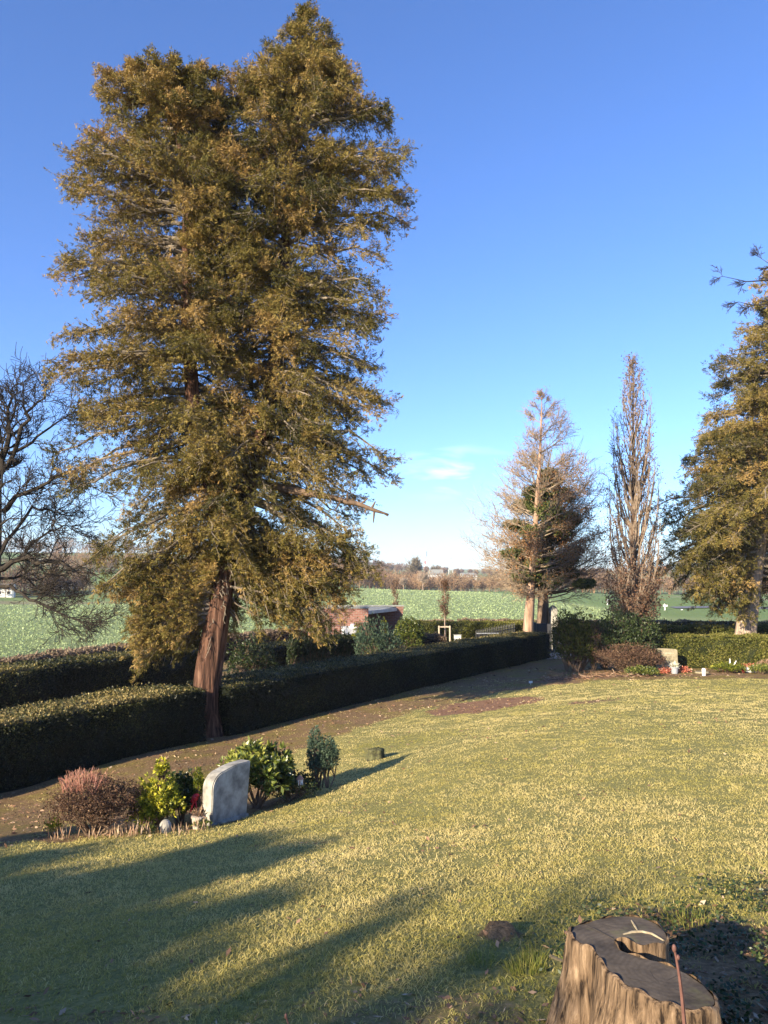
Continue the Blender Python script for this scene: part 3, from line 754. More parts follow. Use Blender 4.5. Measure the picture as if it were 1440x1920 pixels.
# ---------------------------------------------------------------- BARE TREES
def grow(p, d, ln, r0, lv, mx, r, S, spread=.6, up=.12, kids=(2, 4), ratio=.62, wob=.16, rmin=.006, tips=None):
    ns = 4 if lv < mx else 3
    step = ln / ns
    rr = r0
    r1 = max(rmin, r0 * .55)
    for k in range(ns):
        d = d + r.normal(0, wob, 3) + np.array([0, 0, up * (1 if lv > 0 else .5)]); d = d / np.linalg.norm(d)
        q = p + d * step
        ra = r0 + (r1 - r0) * k / ns; rb2 = r0 + (r1 - r0) * (k + 1) / ns
        S.append((p, q, max(ra, rmin), max(rb2, rmin)))
        p = q
        if lv < mx and (k > 0 or lv > 0):
            nk = r.integers(kids[0], kids[1] + 1) if k == ns - 1 else r.integers(1, 3)
            for _ in range(nk):
                v = r.normal(size=3); v -= d * v.dot(d); v /= np.linalg.norm(v)
                sp = spread * r.uniform(.6, 1.35)
                nd = d * cos(sp) + v * sin(sp)
                grow(p, nd, ln * ratio * r.uniform(.7, 1.2), max(rmin, rb2 * .62), lv + 1, mx, r, S, spread, up, kids, ratio, wob, rmin, tips)
        if tips is not None and lv >= mx: tips.append((p, d))
def seg_mesh(S, name, mat, parent, sides=5):
    m = Mesh(); A = np.array([s[0] for s in S]); B = np.array([s[1] for s in S]); ra = np.array([s[2] for s in S]); rb = np.array([s[3] for s in S])
    big_ = ra > .03
    if big_.any(): m.add(tubes(A[big_], B[big_] + (B - A)[big_] * .04, ra[big_], rb[big_], 8), .5, True)
    if (~big_).any(): m.add(tubes(A[~big_], B[~big_], ra[~big_], rb[~big_], 3 if sides < 5 else 4), .5)
    return m.build(name, mat, parent)

# left bare tree: hand-laid limbs, twigs grown from them
YL = 23.0
r = np.random.default_rng(77)
lb = np.array([at(-25, 1240, YL)[0], YL, g1(at(-25, 1240, YL)[0], YL)])
bt = empty('bare_tree', lb, 'bare broad tree with dark drooping limbs, cut off by the left edge of the photo', 'tree')
S = []
limbs = [([(-16, 1120), (-10, 1000), (-8, 900), (12, 840), (15, 780), (20, 735)], .17, 0), ([(12, 880), (40, 800), (65, 760), (88, 740)], .08, -.4), ([(5, 960), (30, 930), (90, 905), (125, 885), (160, 900)], .09, -.6),
         ([(0, 1040), (25, 1000), (60, 950), (100, 960), (120, 950)], .07, .5), ([(-5, 1070), (40, 1048), (90, 1052), (150, 1065), (190, 1085)], .1, -.7), ([(-8, 1100), (20, 1098), (55, 1125), (95, 1140), (130, 1158), (155, 1165)], .07, -.3),
         ([(-8, 1070), (30, 1050), (80, 1005), (120, 985), (135, 990)], .06, .8), ([(0, 830), (-30, 760), (-40, 700)], .08, .3), ([(-5, 1085), (40, 1080), (75, 1105), (110, 1120)], .05, .9), ([(15, 850), (60, 830), (110, 790), (130, 770)], .06, .6), ([(-5, 1000), (-80, 940), (-160, 900)], .1, 0), ([(-5, 950), (-70, 860), (-110, 760)], .1, .5)]
for pts_, rad_, dy in limbs:
    W_ = [at(px, py, YL + dy * (i / len(pts_)) * 2.2) for i, (px, py) in enumerate(pts_)]
    n_ = len(W_) - 1
    for i in range(n_):
        a_, b_ = W_[i], W_[i + 1]
        sub = 3; prev = a_
        for k in range(1, sub + 1):
            q_ = a_ + (b_ - a_) * k / sub + (r.normal(0, .05, 3) if not (k == sub) else 0)
            f0 = (i + (k - 1) / sub) / n_; f1 = (i + k / sub) / n_
            S.append((prev, q_, rad_ * (1 - .85 * f0), rad_ * (1 - .85 * f1)))
            dd = unit(b_ - a_)
            if f1 > .15:
                for _ in range(1 + (r.random() < .45)):
                    v = r.normal(size=3); v -= dd * v.dot(dd); v = unit(v)
                    sp = r.uniform(.45, 1.0)
                    grow(q_, dd * cos(sp) + v * sin(sp), r.uniform(.55, 1.0), max(.014, rad_ * .34 * (1 - f1 * .6)), 1, 3, r, S, spread=.65, up=.03, kids=(1, 3), ratio=.62, wob=.2, rmin=.0065)
            prev = q_
seg_mesh(S, 'crown', M['dark_bark'], bt)
trunk_mesh('trunk', [lb + (0, 0, -.2), at(-24, 1170, YL), at(-16, 1100, YL), at(-10, 1000, YL), at(-8, 900, YL)], [.3, .26, .24, .2, .16], M['grey_bark'], bt, n=14, flute=.04, flare=.3)

# a tree whose branches follow a width profile around one leader
def leader_tree(name, label, base, path, prof_, n, rise, mat_b, mat_t, mat_l, seed, leafn=0, leafs=.06, twigs=3, trunk_r=.2, group=None, tmx=3, leaf_zone=None, rmin=.008, tw_len=.5, cat='tree', spread=.5, trunk_to=None):
    r = np.random.default_rng(seed)
    root = empty(name, base, label, cat, group)
    path = np.array(path, float); S = []; LF = []
    z = np.array([p[0] for p in prof_]); xl = np.array([p[1] for p in prof_]); xr = np.array([p[2] for p in prof_])
    o = np.argsort(z); z, xl, xr = z[o], xl[o], xr[o]
    for i in range(n):
        zt = r.uniform(z[0], z[-1]); f = (zt - z[0]) / (z[-1] - z[0])
        ax = np.interp(zt, path[:, 2], path[:, 0]); ay = np.interp(zt, path[:, 2], path[:, 1])
        th = i * 2.4 + r.normal(0, .3); c, s = cos(th), sin(th)
        XL = ax - np.interp(zt, z, xl); XR = np.interp(zt, z, xr) - ax
        rx = XR if c > 0 else XL; rd = .5 * (XL + XR)
        k = r.uniform(.55, 1.02)
        tip = np.array([ax + c * rx * k, ay + s * rd * k, zt]); ln = max(.15, math.hypot(tip[0] - ax, tip[1] - ay))
        z0 = max(path[0, 2] + .3, zt - rise(f) * ln); z0 = min(z0, path[-1, 2] - .1)
        b = np.array([np.interp(z0, path[:, 2], path[:, 0]), np.interp(z0, path[:, 2], path[:, 1]), z0])
        L3 = np.linalg.norm(tip - b)
        mid = (b + tip) / 2 + np.array([c * .12 * L3, s * .12 * L3, -.03 * L3])
        prev = b; rb = (.008 + .011 * L3)
        ns = 6
        for q in range(1, ns + 1):
            t = q / ns
            p = (1 - t) ** 2 * b + 2 * t * (1 - t) * mid + t * t * tip + (r.normal(0, .02 * L3 ** .5, 3) if q < ns else 0)
            S.append((prev, p, max(rmin, rb * (1 - .8 * (t - 1 / ns))), max(rmin, rb * (1 - .8 * t))))
            d = unit(p - prev)
            if t > .25:
                for _ in range(twigs):
                    v = r.normal(size=3); v -= d * v.dot(d); v = unit(v); sp = spread * r.uniform(.6, 1.4)
                    tips = []
                    grow(p, d * cos(sp) + v * sin(sp), tw_len * r.uniform(.6, 1.2) * (.4 + .6 * min(1, ln)), rmin * 1.2, tmx - 1, tmx, r, S, spread=.6, up=.05, kids=(1, 2), ratio=.7, wob=.15, rmin=rmin * .8, tips=tips)
                    LF += [(x[0], x[1], ln, zt, c) for x in tips]
            prev = p
    seg_mesh(S, 'branches', mat_t, root, 4)
    if leafn and LF:
        pos = np.array([x[0] for x in LF]); dr = np.array([x[1] for x in LF])
        pz = leaf_zone(pos) if leaf_zone else np.ones(len(pos))
        keep = r.random(len(pos)) < pz
        pos, dr = pos[keep], dr[keep]
        pos = np.repeat(pos, leafn, 0) + r.normal(0, leafs * 1.3, (len(pos) * leafn, 3)); dr = unit(np.repeat(dr, leafn, 0) * .4 + r.normal(size=pos.shape) + np.array([0, 0, -.4]))
        m = Mesh(); ll = leafs * r.uniform(.6, 1.4, len(pos))
        m.add(leafq(pos, dr, side(dr, r), ll, ll * .6), np.clip(r.normal(.5, .25, len(pos)), 0, 1)); m.build('leaves', mat_l, root)
    m_ = len(path)
    trunk_mesh('trunk', [np.array(base) + (0, 0, -.2)] + [p for p in path], [trunk_r * 1.15] + list(trunk_r * (1 - .93 * (np.linspace(0, 1, m_)) ** .8)), mat_b, root, n=16, flute=.06, seed=seed, flare=.2)
    return root

# bare tree whose twigs enter the frame at the upper right
YT = 24.0; r = np.random.default_rng(41)
tb = np.array([at(1560, 1250, YT)[0], YT, g1(at(1560, 1250, YT)[0], YT)])
t3 = empty('bare_tree', tb, 'bare tree whose twig tips enter at the upper right edge of the photo', 'tree'); S = []
for pts_, rad_ in (([(1548, 640), (1500, 600), (1455, 570), (1410, 572), (1385, 566)], .05), ([(1548, 620), (1500, 560), (1450, 525), (1400, 528), (1355, 518)], .05), ([(1550, 560), (1500, 520), (1450, 500), (1428, 485)], .04), ([(1555, 700), (1600, 600), (1650, 560)], .06)):
    W_ = [at(px, py, YT) for px, py in pts_]; n_ = len(W_) - 1
    for i in range(n_):
        S.append((W_[i], W_[i + 1], rad_ * (1 - .85 * i / n_), rad_ * (1 - .85 * (i + 1) / n_)))
        if i:
            dd = unit(W_[i + 1] - W_[i])
            for _ in range(2):
                v = r.normal(size=3); v -= dd * v.dot(dd); v = unit(v); grow(W_[i + 1], dd * .8 + v * .5, .30, .010, 1, 3, r, S, .55, .0, (1, 2), .65, .15, .006)
seg_mesh(S, 'crown', M['dark_bark'], t3)
trunk_mesh('trunk', [tb - (0, 0, .2), at(1556, 900, YT), at(1550, 600, YT), at(1552, 450, YT)], [.22, .18, .12, .04], M['grey_bark'], t3, n=12, flute=.04, flare=.2)

# swamp cypress / larch behind the far end of the long hedge
YK = 36.0
kb = np.array([at(989, 1187, YK)[0], YK, g1(at(989, 1187, YK)[0], YK)])
kz = lambda P_: np.clip(.06 + .95 * np.exp(-(((P_[:, 0] - at(1080, 1000, YK)[0]) / 1.3) ** 2 + ((P_[:, 2] - at(1080, 985, YK)[2]) / 1.9) ** 2)) + .55 * np.exp(-(((P_[:, 0] - at(985, 1020, YK)[0]) / 1.3) ** 2 + ((P_[:, 2] - at(985, 1020, YK)[2]) / .9) ** 2)), 0, 1)
leader_tree('larch_tree', 'tall tapering leafless larch with straight tan trunk and rusty lower twigs', kb,
    [at(990, 1180, YK), at(996, 1100, YK), at(1003, 1000, YK), at(1010, 900, YK), at(1014, 820, YK), at(1016, 745, YK)],
    prof([(1120, 985, 1015), (1090, 930, 1085), (1040, 905, 1125), (990, 915, 1135), (930, 925, 1128), (900, 950, 1110), (850, 965, 1092), (800, 985, 1070), (770, 995, 1050), (742, 1012, 1022)], YK),
    120, lambda f: .15 + .75 * f, M['larch_bark'], M['tan_twig'], M['rust_leaf'], 5, leafn=3, leafs=.07, twigs=2, trunk_r=.25, leaf_zone=kz, rmin=.008, tw_len=.55, group='leafless trees by the iron fence')
# broad bare tree behind it
kb2 = np.array([at(1030, 1187, 41)[0], 41, g1(at(1030, 1187, 41)[0], 41)])
leader_tree('bare_tree', 'wide grey leafless tree spreading behind the larch', kb2,
    [at(1022, 1180, 41), at(1020, 1110, 41), at(1018, 1000, 41), at(1022, 900, 41), at(1035, 840, 41)],
    prof([(1110, 930, 1100), (1060, 880, 1150), (1000, 872, 1135), (950, 900, 1125), (910, 950, 1115), (880, 1000, 1100), (855, 1010, 1060)], 41),
    90, lambda f: .3 + .6 * f, M['grey_bark'], M['tan_twig'], M['rust_leaf'], 6, twigs=2, trunk_r=.3, rmin=.009, tw_len=1.0, tmx=3, group='leafless trees by the iron fence')

# pine with foliage plates
def pine(name, label, base, Yp, trunkp, pads, seed):
    r = np.random.default_rng(seed)
    root = empty(name, base, label, 'tree')
    crown = Mesh(); S = []
    tz = np.array([p[2] for p in trunkp]); tx = np.array([p[0] for p in trunkp])
    for (px, py, rw, rh) in pads:
        for rep in range(2):
            c0 = at(px, py, Yp + r.uniform(-1.6, 1.6)); R = rw / F * Yp; H = rh / F * Yp
            z0 = c0[2] - .25 * abs(c0[0] - tx[0]); st = np.array([np.interp(z0, tz, tx), Yp, min(max(z0, tz[0]), tz[-1])])
            mid = (st + c0) / 2 + r.normal(0, .15, 3)
            S += [(st, mid, .06, .045), (mid, c0, .045, .02)]
            H = max(H, R * .32); n = int(190 * R * (H + R * .5)) + 20
            P = c0 + unit(r.normal(size=(n, 3))) * (r.random((n, 1)) ** .4) * np.array([R, R, H])
            for k in range(0, n, 6): S.append((c0, P[k], .015, .008))
            tn = np.repeat(r.uniform(.2, .65, n), 14)
            D = unit(r.normal(size=(n * 14, 3)) + np.array([0, 0, .5]))
            ll = r.uniform(.14, .26, n * 14)
            crown.add(leafq(np.repeat(P, 14, 0), D, side(D, r), ll, .045), np.clip(tn + r.normal(0, .12, n * 14), 0, 1))
    crown.build('crown', M['pine'], root); seg_mesh(S, 'branches', M['brown_bark'], root)
    trunk_mesh('trunk', [base + np.array([0, 0, -.2])] + list(trunkp), [.34] + list(np.linspace(.3, .05, len(trunkp))), M['brown_bark'], root, n=14, flute=.05, flare=.2)
YP = 37.6
pb = np.array([at(1017, 1186, YP)[0], YP, g1(at(1017, 1186, YP)[0], YP)])
pine('pine_tree', 'dark green pine with layered boughs standing just behind the larch', pb, YP,
     [at(1018, 1175, YP), at(1018, 1100, YP), at(1022, 1000, YP), at(1025, 900, YP)],
     [(1030, 905, 26, 16), (1015, 945, 34, 18), (1045, 990, 34, 18), (1000, 1030, 36, 18), (1050, 1050, 34, 16), (980, 1060, 28, 14), (1020, 1090, 34, 12), (1028, 888, 16, 10), (1005, 925, 25, 14), (1050, 930, 26, 14), (985, 950, 24, 13), (1025, 960, 30, 16), (1065, 975, 24, 12), (965, 985, 20, 10), (1000, 1000, 28, 14), (1045, 1010, 26, 14),
      (960, 1040, 22, 9), (1075, 1035, 18, 9), (1010, 1055, 26, 12), (985, 1082, 26, 8), (1060, 1075, 26, 8), (1095, 1095, 22, 6)], 31)

# pillar oak
YO = 28.0
obs = np.array([at(1187, 1240, YO)[0], YO, g1(at(1187, 1240, YO)[0], YO)])
oz = lambda P_: np.clip(.08 + .6 * smooth(at(0, 1000, YO)[2], at(0, 1090, YO)[2], P_[:, 2]) + .3 * smooth(at(0, 940, YO)[2], at(0, 1040, YO)[2], P_[:, 2]) * (P_[:, 0] < at(1165, 900, YO)[0]), 0, 1)
leader_tree('pillar_oak', 'tall narrow pillar-shaped oak with brown dead leaves at its foot', obs,
    [at(1187, 1200, YO), at(1187, 1100, YO), at(1187, 1000, YO), at(1187, 900, YO), at(1187, 800, YO), at(1187, 668, YO)],
    prof([(1150, 1145, 1225), (1110, 1132, 1232), (1060, 1126, 1242), (1000, 1130, 1240), (950, 1136, 1236), (880, 1142, 1233), (820, 1149, 1229), (760, 1157, 1223), (720, 1168, 1211), (690, 1178, 1199), (668, 1184, 1190)], YO),
    135, lambda f: 3.4 + 1.2 * f, M['brown_bark'], M['oak_twig'], M['oak_leaf'], 15, leafn=3, leafs=.075, twigs=1, trunk_r=.15, leaf_zone=oz, rmin=.008, tw_len=.42, spread=.35)

# young staked tree and its neighbour beyond the shelter
for nm, lab, px, top, bot, Yt, hw, hb in (('sapling', 'slim young tree with brown leaves tied to a wooden stake frame', 834, 1088, 1172, 36, 9, 1150), ('sapling', 'thin leafless young tree standing behind the brick shelter', 741, 1082, 1160, 46, 8, 1140)):
    X0 = at(px, bot, Yt)[0]
    b0 = np.array([X0, Yt, g1(X0, Yt)])
    leader_tree(nm, lab, b0, [b0 + (0, 0, .3), at(px, bot, Yt), at(px, (bot + top) / 2, Yt), at(px, top - 14, Yt)],
        prof([(hb, px - 4, px + 4), ((hb * 2 + top) / 3, px - hw, px + hw), ((hb + 2 * top) / 3, px - hw * .7, px + hw * .7), (top, px - 3, px + 3)], Yt),
        30, lambda f: 2.5, M['pale_bark'], M['brown_bark'], M['oak_leaf'], 60 + px, leafn=2, leafs=.05, twigs=1, trunk_r=.04, rmin=.006, tw_len=.2, tmx=2, group='young planted trees', leaf_zone=(lambda P_: np.full(len(P_), .45)) if px > 800 else (lambda P_: np.full(len(P_), .25)))

# ---------------------------------------------------------------- SHRUBS
def ell_pts(n, R, r, shell=.5, low=-.35):
    """points in an ellipsoid whose foot is at z=0, biased to the shell, lumpy"""
    d = unit(r.normal(size=(n, 3))); d[:, 2] = np.where(d[:, 2] < low, -d[:, 2] * .5, d[:, 2])
    k = np.where(r.random(n) < shell, r.uniform(.82, 1.02, n), r.random(n) ** .5)
    a = np.arctan2(d[:, 1], d[:, 0])
    lump = 1 + .10 * np.sin(a * 3 + d[:, 2] * 4 + R[0] * 9) + .09 * np.sin(a * 7 + d[:, 2] * 6 + 2) + .06 * np.sin(a * 13 + d[:, 2] * 11)
    c = np.array([0, 0, R[2] * .5])
    P = c + d * (k * lump)[:, None] * np.array([R[0], R[1], R[2] * .5])
    return P, d
def shrub(name, label, loc, R, n, ln, wd, mat, cat='shrub', group=None, per=6, shell=.6, up=.4, tint=(.5, .2), seed=0, stems=14, spread=.9, sunside=0, twmat='brown_bark', lobes=None, spiky=0, part='foliage'):
    r = np.random.default_rng(seed + 100)
    root = empty(name, loc, label, cat, group); loc = np.array(loc)
    m = Mesh(); tw = Mesh()
    for (ox, oy, oz, kx, ky, kz, share) in (lobes or [(0, 0, 0, 1, 1, 1, 1)]):
        RR = np.array(R) * (kx, ky, kz); off = np.array([ox, oy, oz])
        k = int(n * share)
        P, d = ell_pts(k, RR, r, shell)
        P = P + off
        ax = unit(d * .6 + np.array([0, 0, up]) + r.normal(size=(k, 3)) * .35)
        if spiky:
            P = P + ax * (r.random((k, 1)) ** 3) * spiky
        tt = tint[0] + tint[1] * r.normal(size=k) * .6 + sunside * (-d[:, 0])  # sunside lightens the sunward leaves in the tint itself
        Pr = np.repeat(P, per, 0); Ar = np.repeat(ax, per, 0)
        D = unit(Ar + unit(r.normal(size=Pr.shape)) * spread)
        ll = ln * r.uniform(.6, 1.3, len(Pr))
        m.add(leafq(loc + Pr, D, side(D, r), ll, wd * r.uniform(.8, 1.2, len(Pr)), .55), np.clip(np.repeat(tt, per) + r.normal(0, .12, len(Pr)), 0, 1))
        sel = P[r.integers(0, k, stems)]
        st = off * [1, 1, 0] + r.normal(0, .06 * RR[0], (stems, 3)) * [1, 1, 0]
        mid = (st + sel) / 2 + r.normal(0, .03, (stems, 3)); rr = .012 * max(R) ** .5 + .002
        tw.add(tubes(loc + st - [0, 0, .05], loc + mid, rr, rr * .7, 5), .5); tw.add(tubes(loc + mid, loc + sel, rr * .7, rr * .3, 4), .5)
        c2 = P[r.integers(0, k, stems * 5)]; c1 = np.repeat(mid, 5, 0)
        tw.add(tubes(loc + c1, loc + c2, rr * .4, rr * .25, 3), .5)
    m.build(part, mat, root)
    tw.build('branches', M[twmat], root)
    return root
def gp(px, py, Y):
    x = at(px, py, Y)[0]
    return np.array([x, Y, g1(x, Y)])

# the near grave bed, left to right
p = gp(178, 1580, 8.6)
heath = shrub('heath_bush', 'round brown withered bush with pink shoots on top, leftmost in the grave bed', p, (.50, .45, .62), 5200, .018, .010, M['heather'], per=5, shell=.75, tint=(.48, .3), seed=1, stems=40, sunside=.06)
r = np.random.default_rng(9); m = Mesh()
k = 260; a = r.uniform(0, 2 * pi, k); q = np.sqrt(r.random(k)) * .26
P = np.stack([p[0] - .14 + q * np.cos(a), p[1] + q * np.sin(a), p[2] + .52 + .10 * (1 - (q / .3) ** 2)], 1)
D = unit(r.normal(size=(k, 3)) * .35 + np.stack([np.cos(a) * q * 2, np.sin(a) * q * 2, np.ones(k)], 1))
m.add(tubes(P - D * .06, P + D * r.uniform(.04, .13, (k, 1)), .0028, .0018, 3), np.clip(r.normal(.55, .25, k), 0, 1)); m.build('shoots', M['pink_twig'], heath)

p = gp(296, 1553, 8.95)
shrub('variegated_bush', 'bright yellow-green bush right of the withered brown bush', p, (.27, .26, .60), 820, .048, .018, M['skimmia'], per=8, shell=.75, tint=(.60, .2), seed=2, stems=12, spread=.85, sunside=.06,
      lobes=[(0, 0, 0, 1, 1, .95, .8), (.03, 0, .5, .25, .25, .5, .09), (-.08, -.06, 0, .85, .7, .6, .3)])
p = gp(338, 1540, 9.3)
shrub('dark_leaved_bush', 'dark green glossy bush between the yellow-green bush and the headstone', p, (.20, .22, .58), 560, .05, .02, M['rhodo'], per=8, shell=.75, tint=(.24, .2), seed=62, stems=10, spread=.9)
p = gp(482, 1505, 10.1)
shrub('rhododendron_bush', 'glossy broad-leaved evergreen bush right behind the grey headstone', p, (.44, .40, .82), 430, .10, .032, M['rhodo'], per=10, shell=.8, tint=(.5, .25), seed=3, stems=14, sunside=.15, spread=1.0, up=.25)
p = gp(546, 1490, 10.3)
shrub('low_bush', 'low dark bush with a few reddish tops between the broad-leaved bush and dwarf conifer', p, (.36, .28, .36), 700, .035, .015, M['dark_shrub'], per=6, tint=(.42, .3), seed=4)
p = gp(536, 1455, 10.6)
shrub('rusty_bush', 'small rusty brown bush peeping out behind the low dark bush', p, (.13, .13, .42), 160, .045, .014, M['rust_leaf'], per=6, tint=(.4, .3), seed=5, spiky=.05)
p = gp(600, 1480, 10.75)
shrub('dwarf_conifer', 'blue-green dwarf conifer with two upright tops at the end of the grave bed', p, (.17, .18, .66), 1300, .035, .009, M['blue_shrub'], per=8, shell=.7, tint=(.45, .25), seed=6, stems=8, up=1.2, spread=.6, spiky=.05,
      lobes=[(-.07, 0, .17, .62, .62, 1.0, .5), (.11, 0, .12, .8, .8, .88, .6), (0, 0, .12, 1, 1, .55, .4)])
p = gp(100, 1560, 8.7)
shrub('small_tuft_bush', 'little yellow-green tuft at the left foot of the brown withered bush', p, (.09, .09, .18), 120, .05, .006, M['skimmia'], per=6, tint=(.45, .2), seed=7, stems=4, up=1)
p = gp(275, 1572, 8.5)
shrub('small_tuft_bush', 'tiny green cushion plant below the yellow-green bush', p, (.09, .08, .10), 130, .03, .008, M['rhodo'], per=6, tint=(.5, .2), seed=8, stems=4)
p = gp(395, 1560, 8.75)
shrub('small_tuft_bush', 'low green cushion plant at the left foot of the headstone', p + (-.1, 0, 0), (.10, .08, .10), 150, .03, .008, M['rhodo'], per=6, tint=(.4, .2), seed=9, stems=4)
# dry stalks standing in the bed
m = Mesh(); r = np.random.default_rng(12)
for (px, w_, k) in ((225, 26, 70), (262, 14, 40), (110, 14, 22), (340, 22, 40)):
    X = at(px, 1575, 8.35)[0] + r.normal(0, w_ / F * 8.4, k); Y = 8.35 + r.normal(0, .05, k) + (X - X.mean()) * .3
    Z = gz(X, Y); P = np.stack([X, Y, Z - .01], 1); D = unit(r.normal(size=(k, 3)) * .22 + [0, 0, 1])
    m.add(leafq(P, D, side(D, r), r.uniform(.06, .2, k), .010, .6), r.uniform(.5, 1, k))
tag(m.build('dry_stalks', M['litter']), 'straw coloured dry stalks standing along the lawn edge of the grave bed', 'dry stalks', kind='stuff')

# headstone seen from behind: rounded left shoulder, right side leaning in
def slab(name, outline, th, origin, e, back, mat, parent=None, bevel=.012):
    """outline (u,z) extruded by th along back"""
    import bmesh
    from mathutils import Vector
    bm = bmesh.new()
    e = np.array([*e, 0]); back = np.array([*back, 0]); o = np.array(origin, float)
    f = [bm.verts.new(o + e * u + np.array([0, 0, z])) for u, z in outline]
    b = [bm.verts.new(o + e * u + back * th + np.array([0, 0, z])) for u, z in outline]
    n = len(outline)
    bm.faces.new(f); bm.faces.new(b[::-1])
    for i in range(n): bm.faces.new([f[i], b[i], b[(i + 1) % n], f[(i + 1) % n]])
    bmesh.ops.recalc_face_normals(bm, faces=bm.faces)
    if bevel:
        es = [x for x in bm.edges if len(x.link_faces) == 2 and x.link_faces[0].normal.angle(x.link_faces[1].normal) > .5]
        bmesh.ops.bevel(bm, geom=es, offset=bevel, segments=2, affect='EDGES')
    me = bpy.data.meshes.new(name); bm.to_mesh(me); bm.free()
    return link(name, me, mat, parent)
M['granite'] = plain('weathered grey stone', (.44, .42, .36), (.17, .16, .14), 7, .75, .3, .004, .3)
M['granite_dark'] = plain('dark granite', (.06, .06, .065), (.03, .03, .034), 30, .4, .1, .002, .5)
M['sandstone'] = plain('beige stone', (.31, .27, .18), (.21, .18, .115), 14, .8, .3, .006, .2)
HSO = np.array([-2.03, 9.0, -1.43])
ol = [(.0, 0), (.625, 0), (.69, .66)]
for a in np.linspace(0, 1, 8): ol.append((.45 - .25 * a, .668 - .012 * a - .018 * a * a))
for a in np.linspace(.12, 1, 9): ol.append((.20 - .20 * sin(a * pi / 2), .638 - .18 * (1 - cos(a * pi / 2))))
ol += [(0.0, .3), (.0, .1)]
hs = empty('headstone', HSO, 'weathered grey headstone seen from behind, one shoulder rounded, in the near grave bed', 'headstone')
slab('stone', ol, .165, HSO, (.5, .866), (-.866, .5), M['granite'], hs, .012)
slab('plinth', [(-.03, 0), (.62, 0), (.62, .06), (-.01, .10)], .24, HSO + np.array([.035, -.02, -.02]), (.5, .866), (-.866, .5), M['granite'], hs, .008)

M['pot'] = plain('pale clay pot', (.48, .42, .36), (.3, .25, .2), 25, .8, .2)
M['red'] = plain('red ribbon', (.55, .02, .03), (.4, .01, .02), 10, .35, 0, spec=.5)
M['white'] = plain('white plastic', (.75, .75, .73), (.6, .6, .58), 30, .5, 0)
def pot(name, loc, r0, r1, h, mat, label, fill, nl, group=None, soil=True, cat='plant pot'):
    t = empty(name, loc, label, cat, group); x, y, z = loc
    bm_obj('pot', [('cone', x, y, z, r0, r1, h, 20), ('cone', x, y, z + h, r1 * 1.1, r1 * 1.12, h * .14, 20), ('cone', x, y, z + h * 1.14, r1 * .98, r1 * .98, .004, 20)], mat, t)
    rr = np.random.default_rng(int(abs(x * 100))); m = Mesh()
    P = np.array([x, y, z + h * 1.1]) + np.concatenate([rr.normal(0, r1 * .4, (nl, 2)), rr.uniform(0, r1 * .6, (nl, 1))], 1)
    D = unit(rr.normal(size=(nl, 3)) * .7 + [0, 0, .7]); m.add(leafq(P, D, side(D, rr), r1 * rr.uniform(.6, 1.3, nl), r1 * .22), rr.uniform(.2, 1, nl)); m.build('plant', fill, t)
    return t
p = gp(382, 1548, 8.98)
pot('plant_pot', (p[0] - .02, 8.80, p[2] + .0), .055, .075, .15, M['pot'], 'pale clay pot with withered plant, left foot of the grey headstone', M['heather'], 120)
p = gp(371, 1530, 9.2)
lt = shrub('tiny_conifer', 'tiny reddish-green conifer tied with a red ribbon left of the grey headstone', p, (.06, .06, .46), 420, .03, .008, M['skimmia'], per=6, tint=(.3, .2), seed=10, stems=3, up=2, spread=.5, lobes=[(0, 0, .2, 1, 1, 1, 1)])
x, y, z = p + np.array([-.02, -.07, .33])
bm_obj('ribbon', [('sph', x, y, z, .04, 1.2), ('sph', x + .025, y - .01, z + .03, .03, .8), ('sph', x - .025, y, z - .035, .028, .9), ('bar', (x, y, z), (x - .05, y - .03, z - .17), .012, .012, 5), ('bar', (x, y, z), (x + .03, y - .03, z - .14), .012, .01, 5)], M['red'], lt)
p = gp(310, 1556, 8.6)
st_ = bm_obj('boulder', [('sph', p[0], p[1], p[2] + .05, .07, 1.3)], M['granite'])
tag(st_, 'small pale grey stone under the yellow-green bush', 'stone')
M['terracotta'] = plain('terracotta', (.5, .25, .16), (.36, .18, .12), 15, .8)
p = gp(562, 1490, 10.15)
la = empty('grave_lantern', p + np.array([0, 0, .12]), 'small pale grave lantern half hidden in the low dark bush', 'lantern')
bm_obj('lantern_body', [('box', p[0], p[1], p[2] + .24, .07, .07, .1, .4)], M['white'], la, .004)
bm_obj('lantern_lid', [('cone', p[0], p[1], p[2] + .29, .055, .012, .05, 12), ('box', p[0], p[1] - .037, p[2] + .24, .02, .006, .08, .0)], M['terracotta'], la)

# small stump in the lawn
def rough_stump(name, label, p, rad, h, seed, mat, top):
    r = np.random.default_rng(seed); n = 26; root = empty(name, p, label, 'tree stump')
    a = np.linspace(0, 2 * pi, n, endpoint=False); V = []
    prof_ = 1 + .14 * np.sin(a * 2 + 1) + .10 * np.sin(a * 5) + r.normal(0, .04, n)
    for z, k in ((-.05, 1.35), (.03, 1.12), (h * .5, .98), (h * .9, .97)):
        for j in range(n): V.append(p + np.array([cos(a[j]) * rad * k * prof_[j], sin(a[j]) * rad * k * prof_[j], z + (r.normal(0, .01) if z > h * .8 else 0)]))
    grid_mesh('bark', np.array(V), 4, n, mat, root, wrap=True)
    V2 = [p + np.array([cos(a[j]) * rad * k * prof_[j], sin(a[j]) * rad * k * prof_[j], h * .9 + z + r.normal(0, .006)]) for k, z in ((.99, -.01), (.93, .012), (.4, .02), (.02, .015)) for j in range(n)]
    grid_mesh('cut_face', np.array(V2), 4, n, top, root, wrap=True)
    return root
M['moss'] = plain('mossy dark wood', (.13, .13, .06), (.03, .028, .02), 18, .9, .8, .02, .1)
rough_stump('tree_stump', 'small dark mossy stump alone in the lawn right of the dwarf conifer', gp(705, 1425, 12.5), .12, .17, 4, M['moss'], M['moss'])

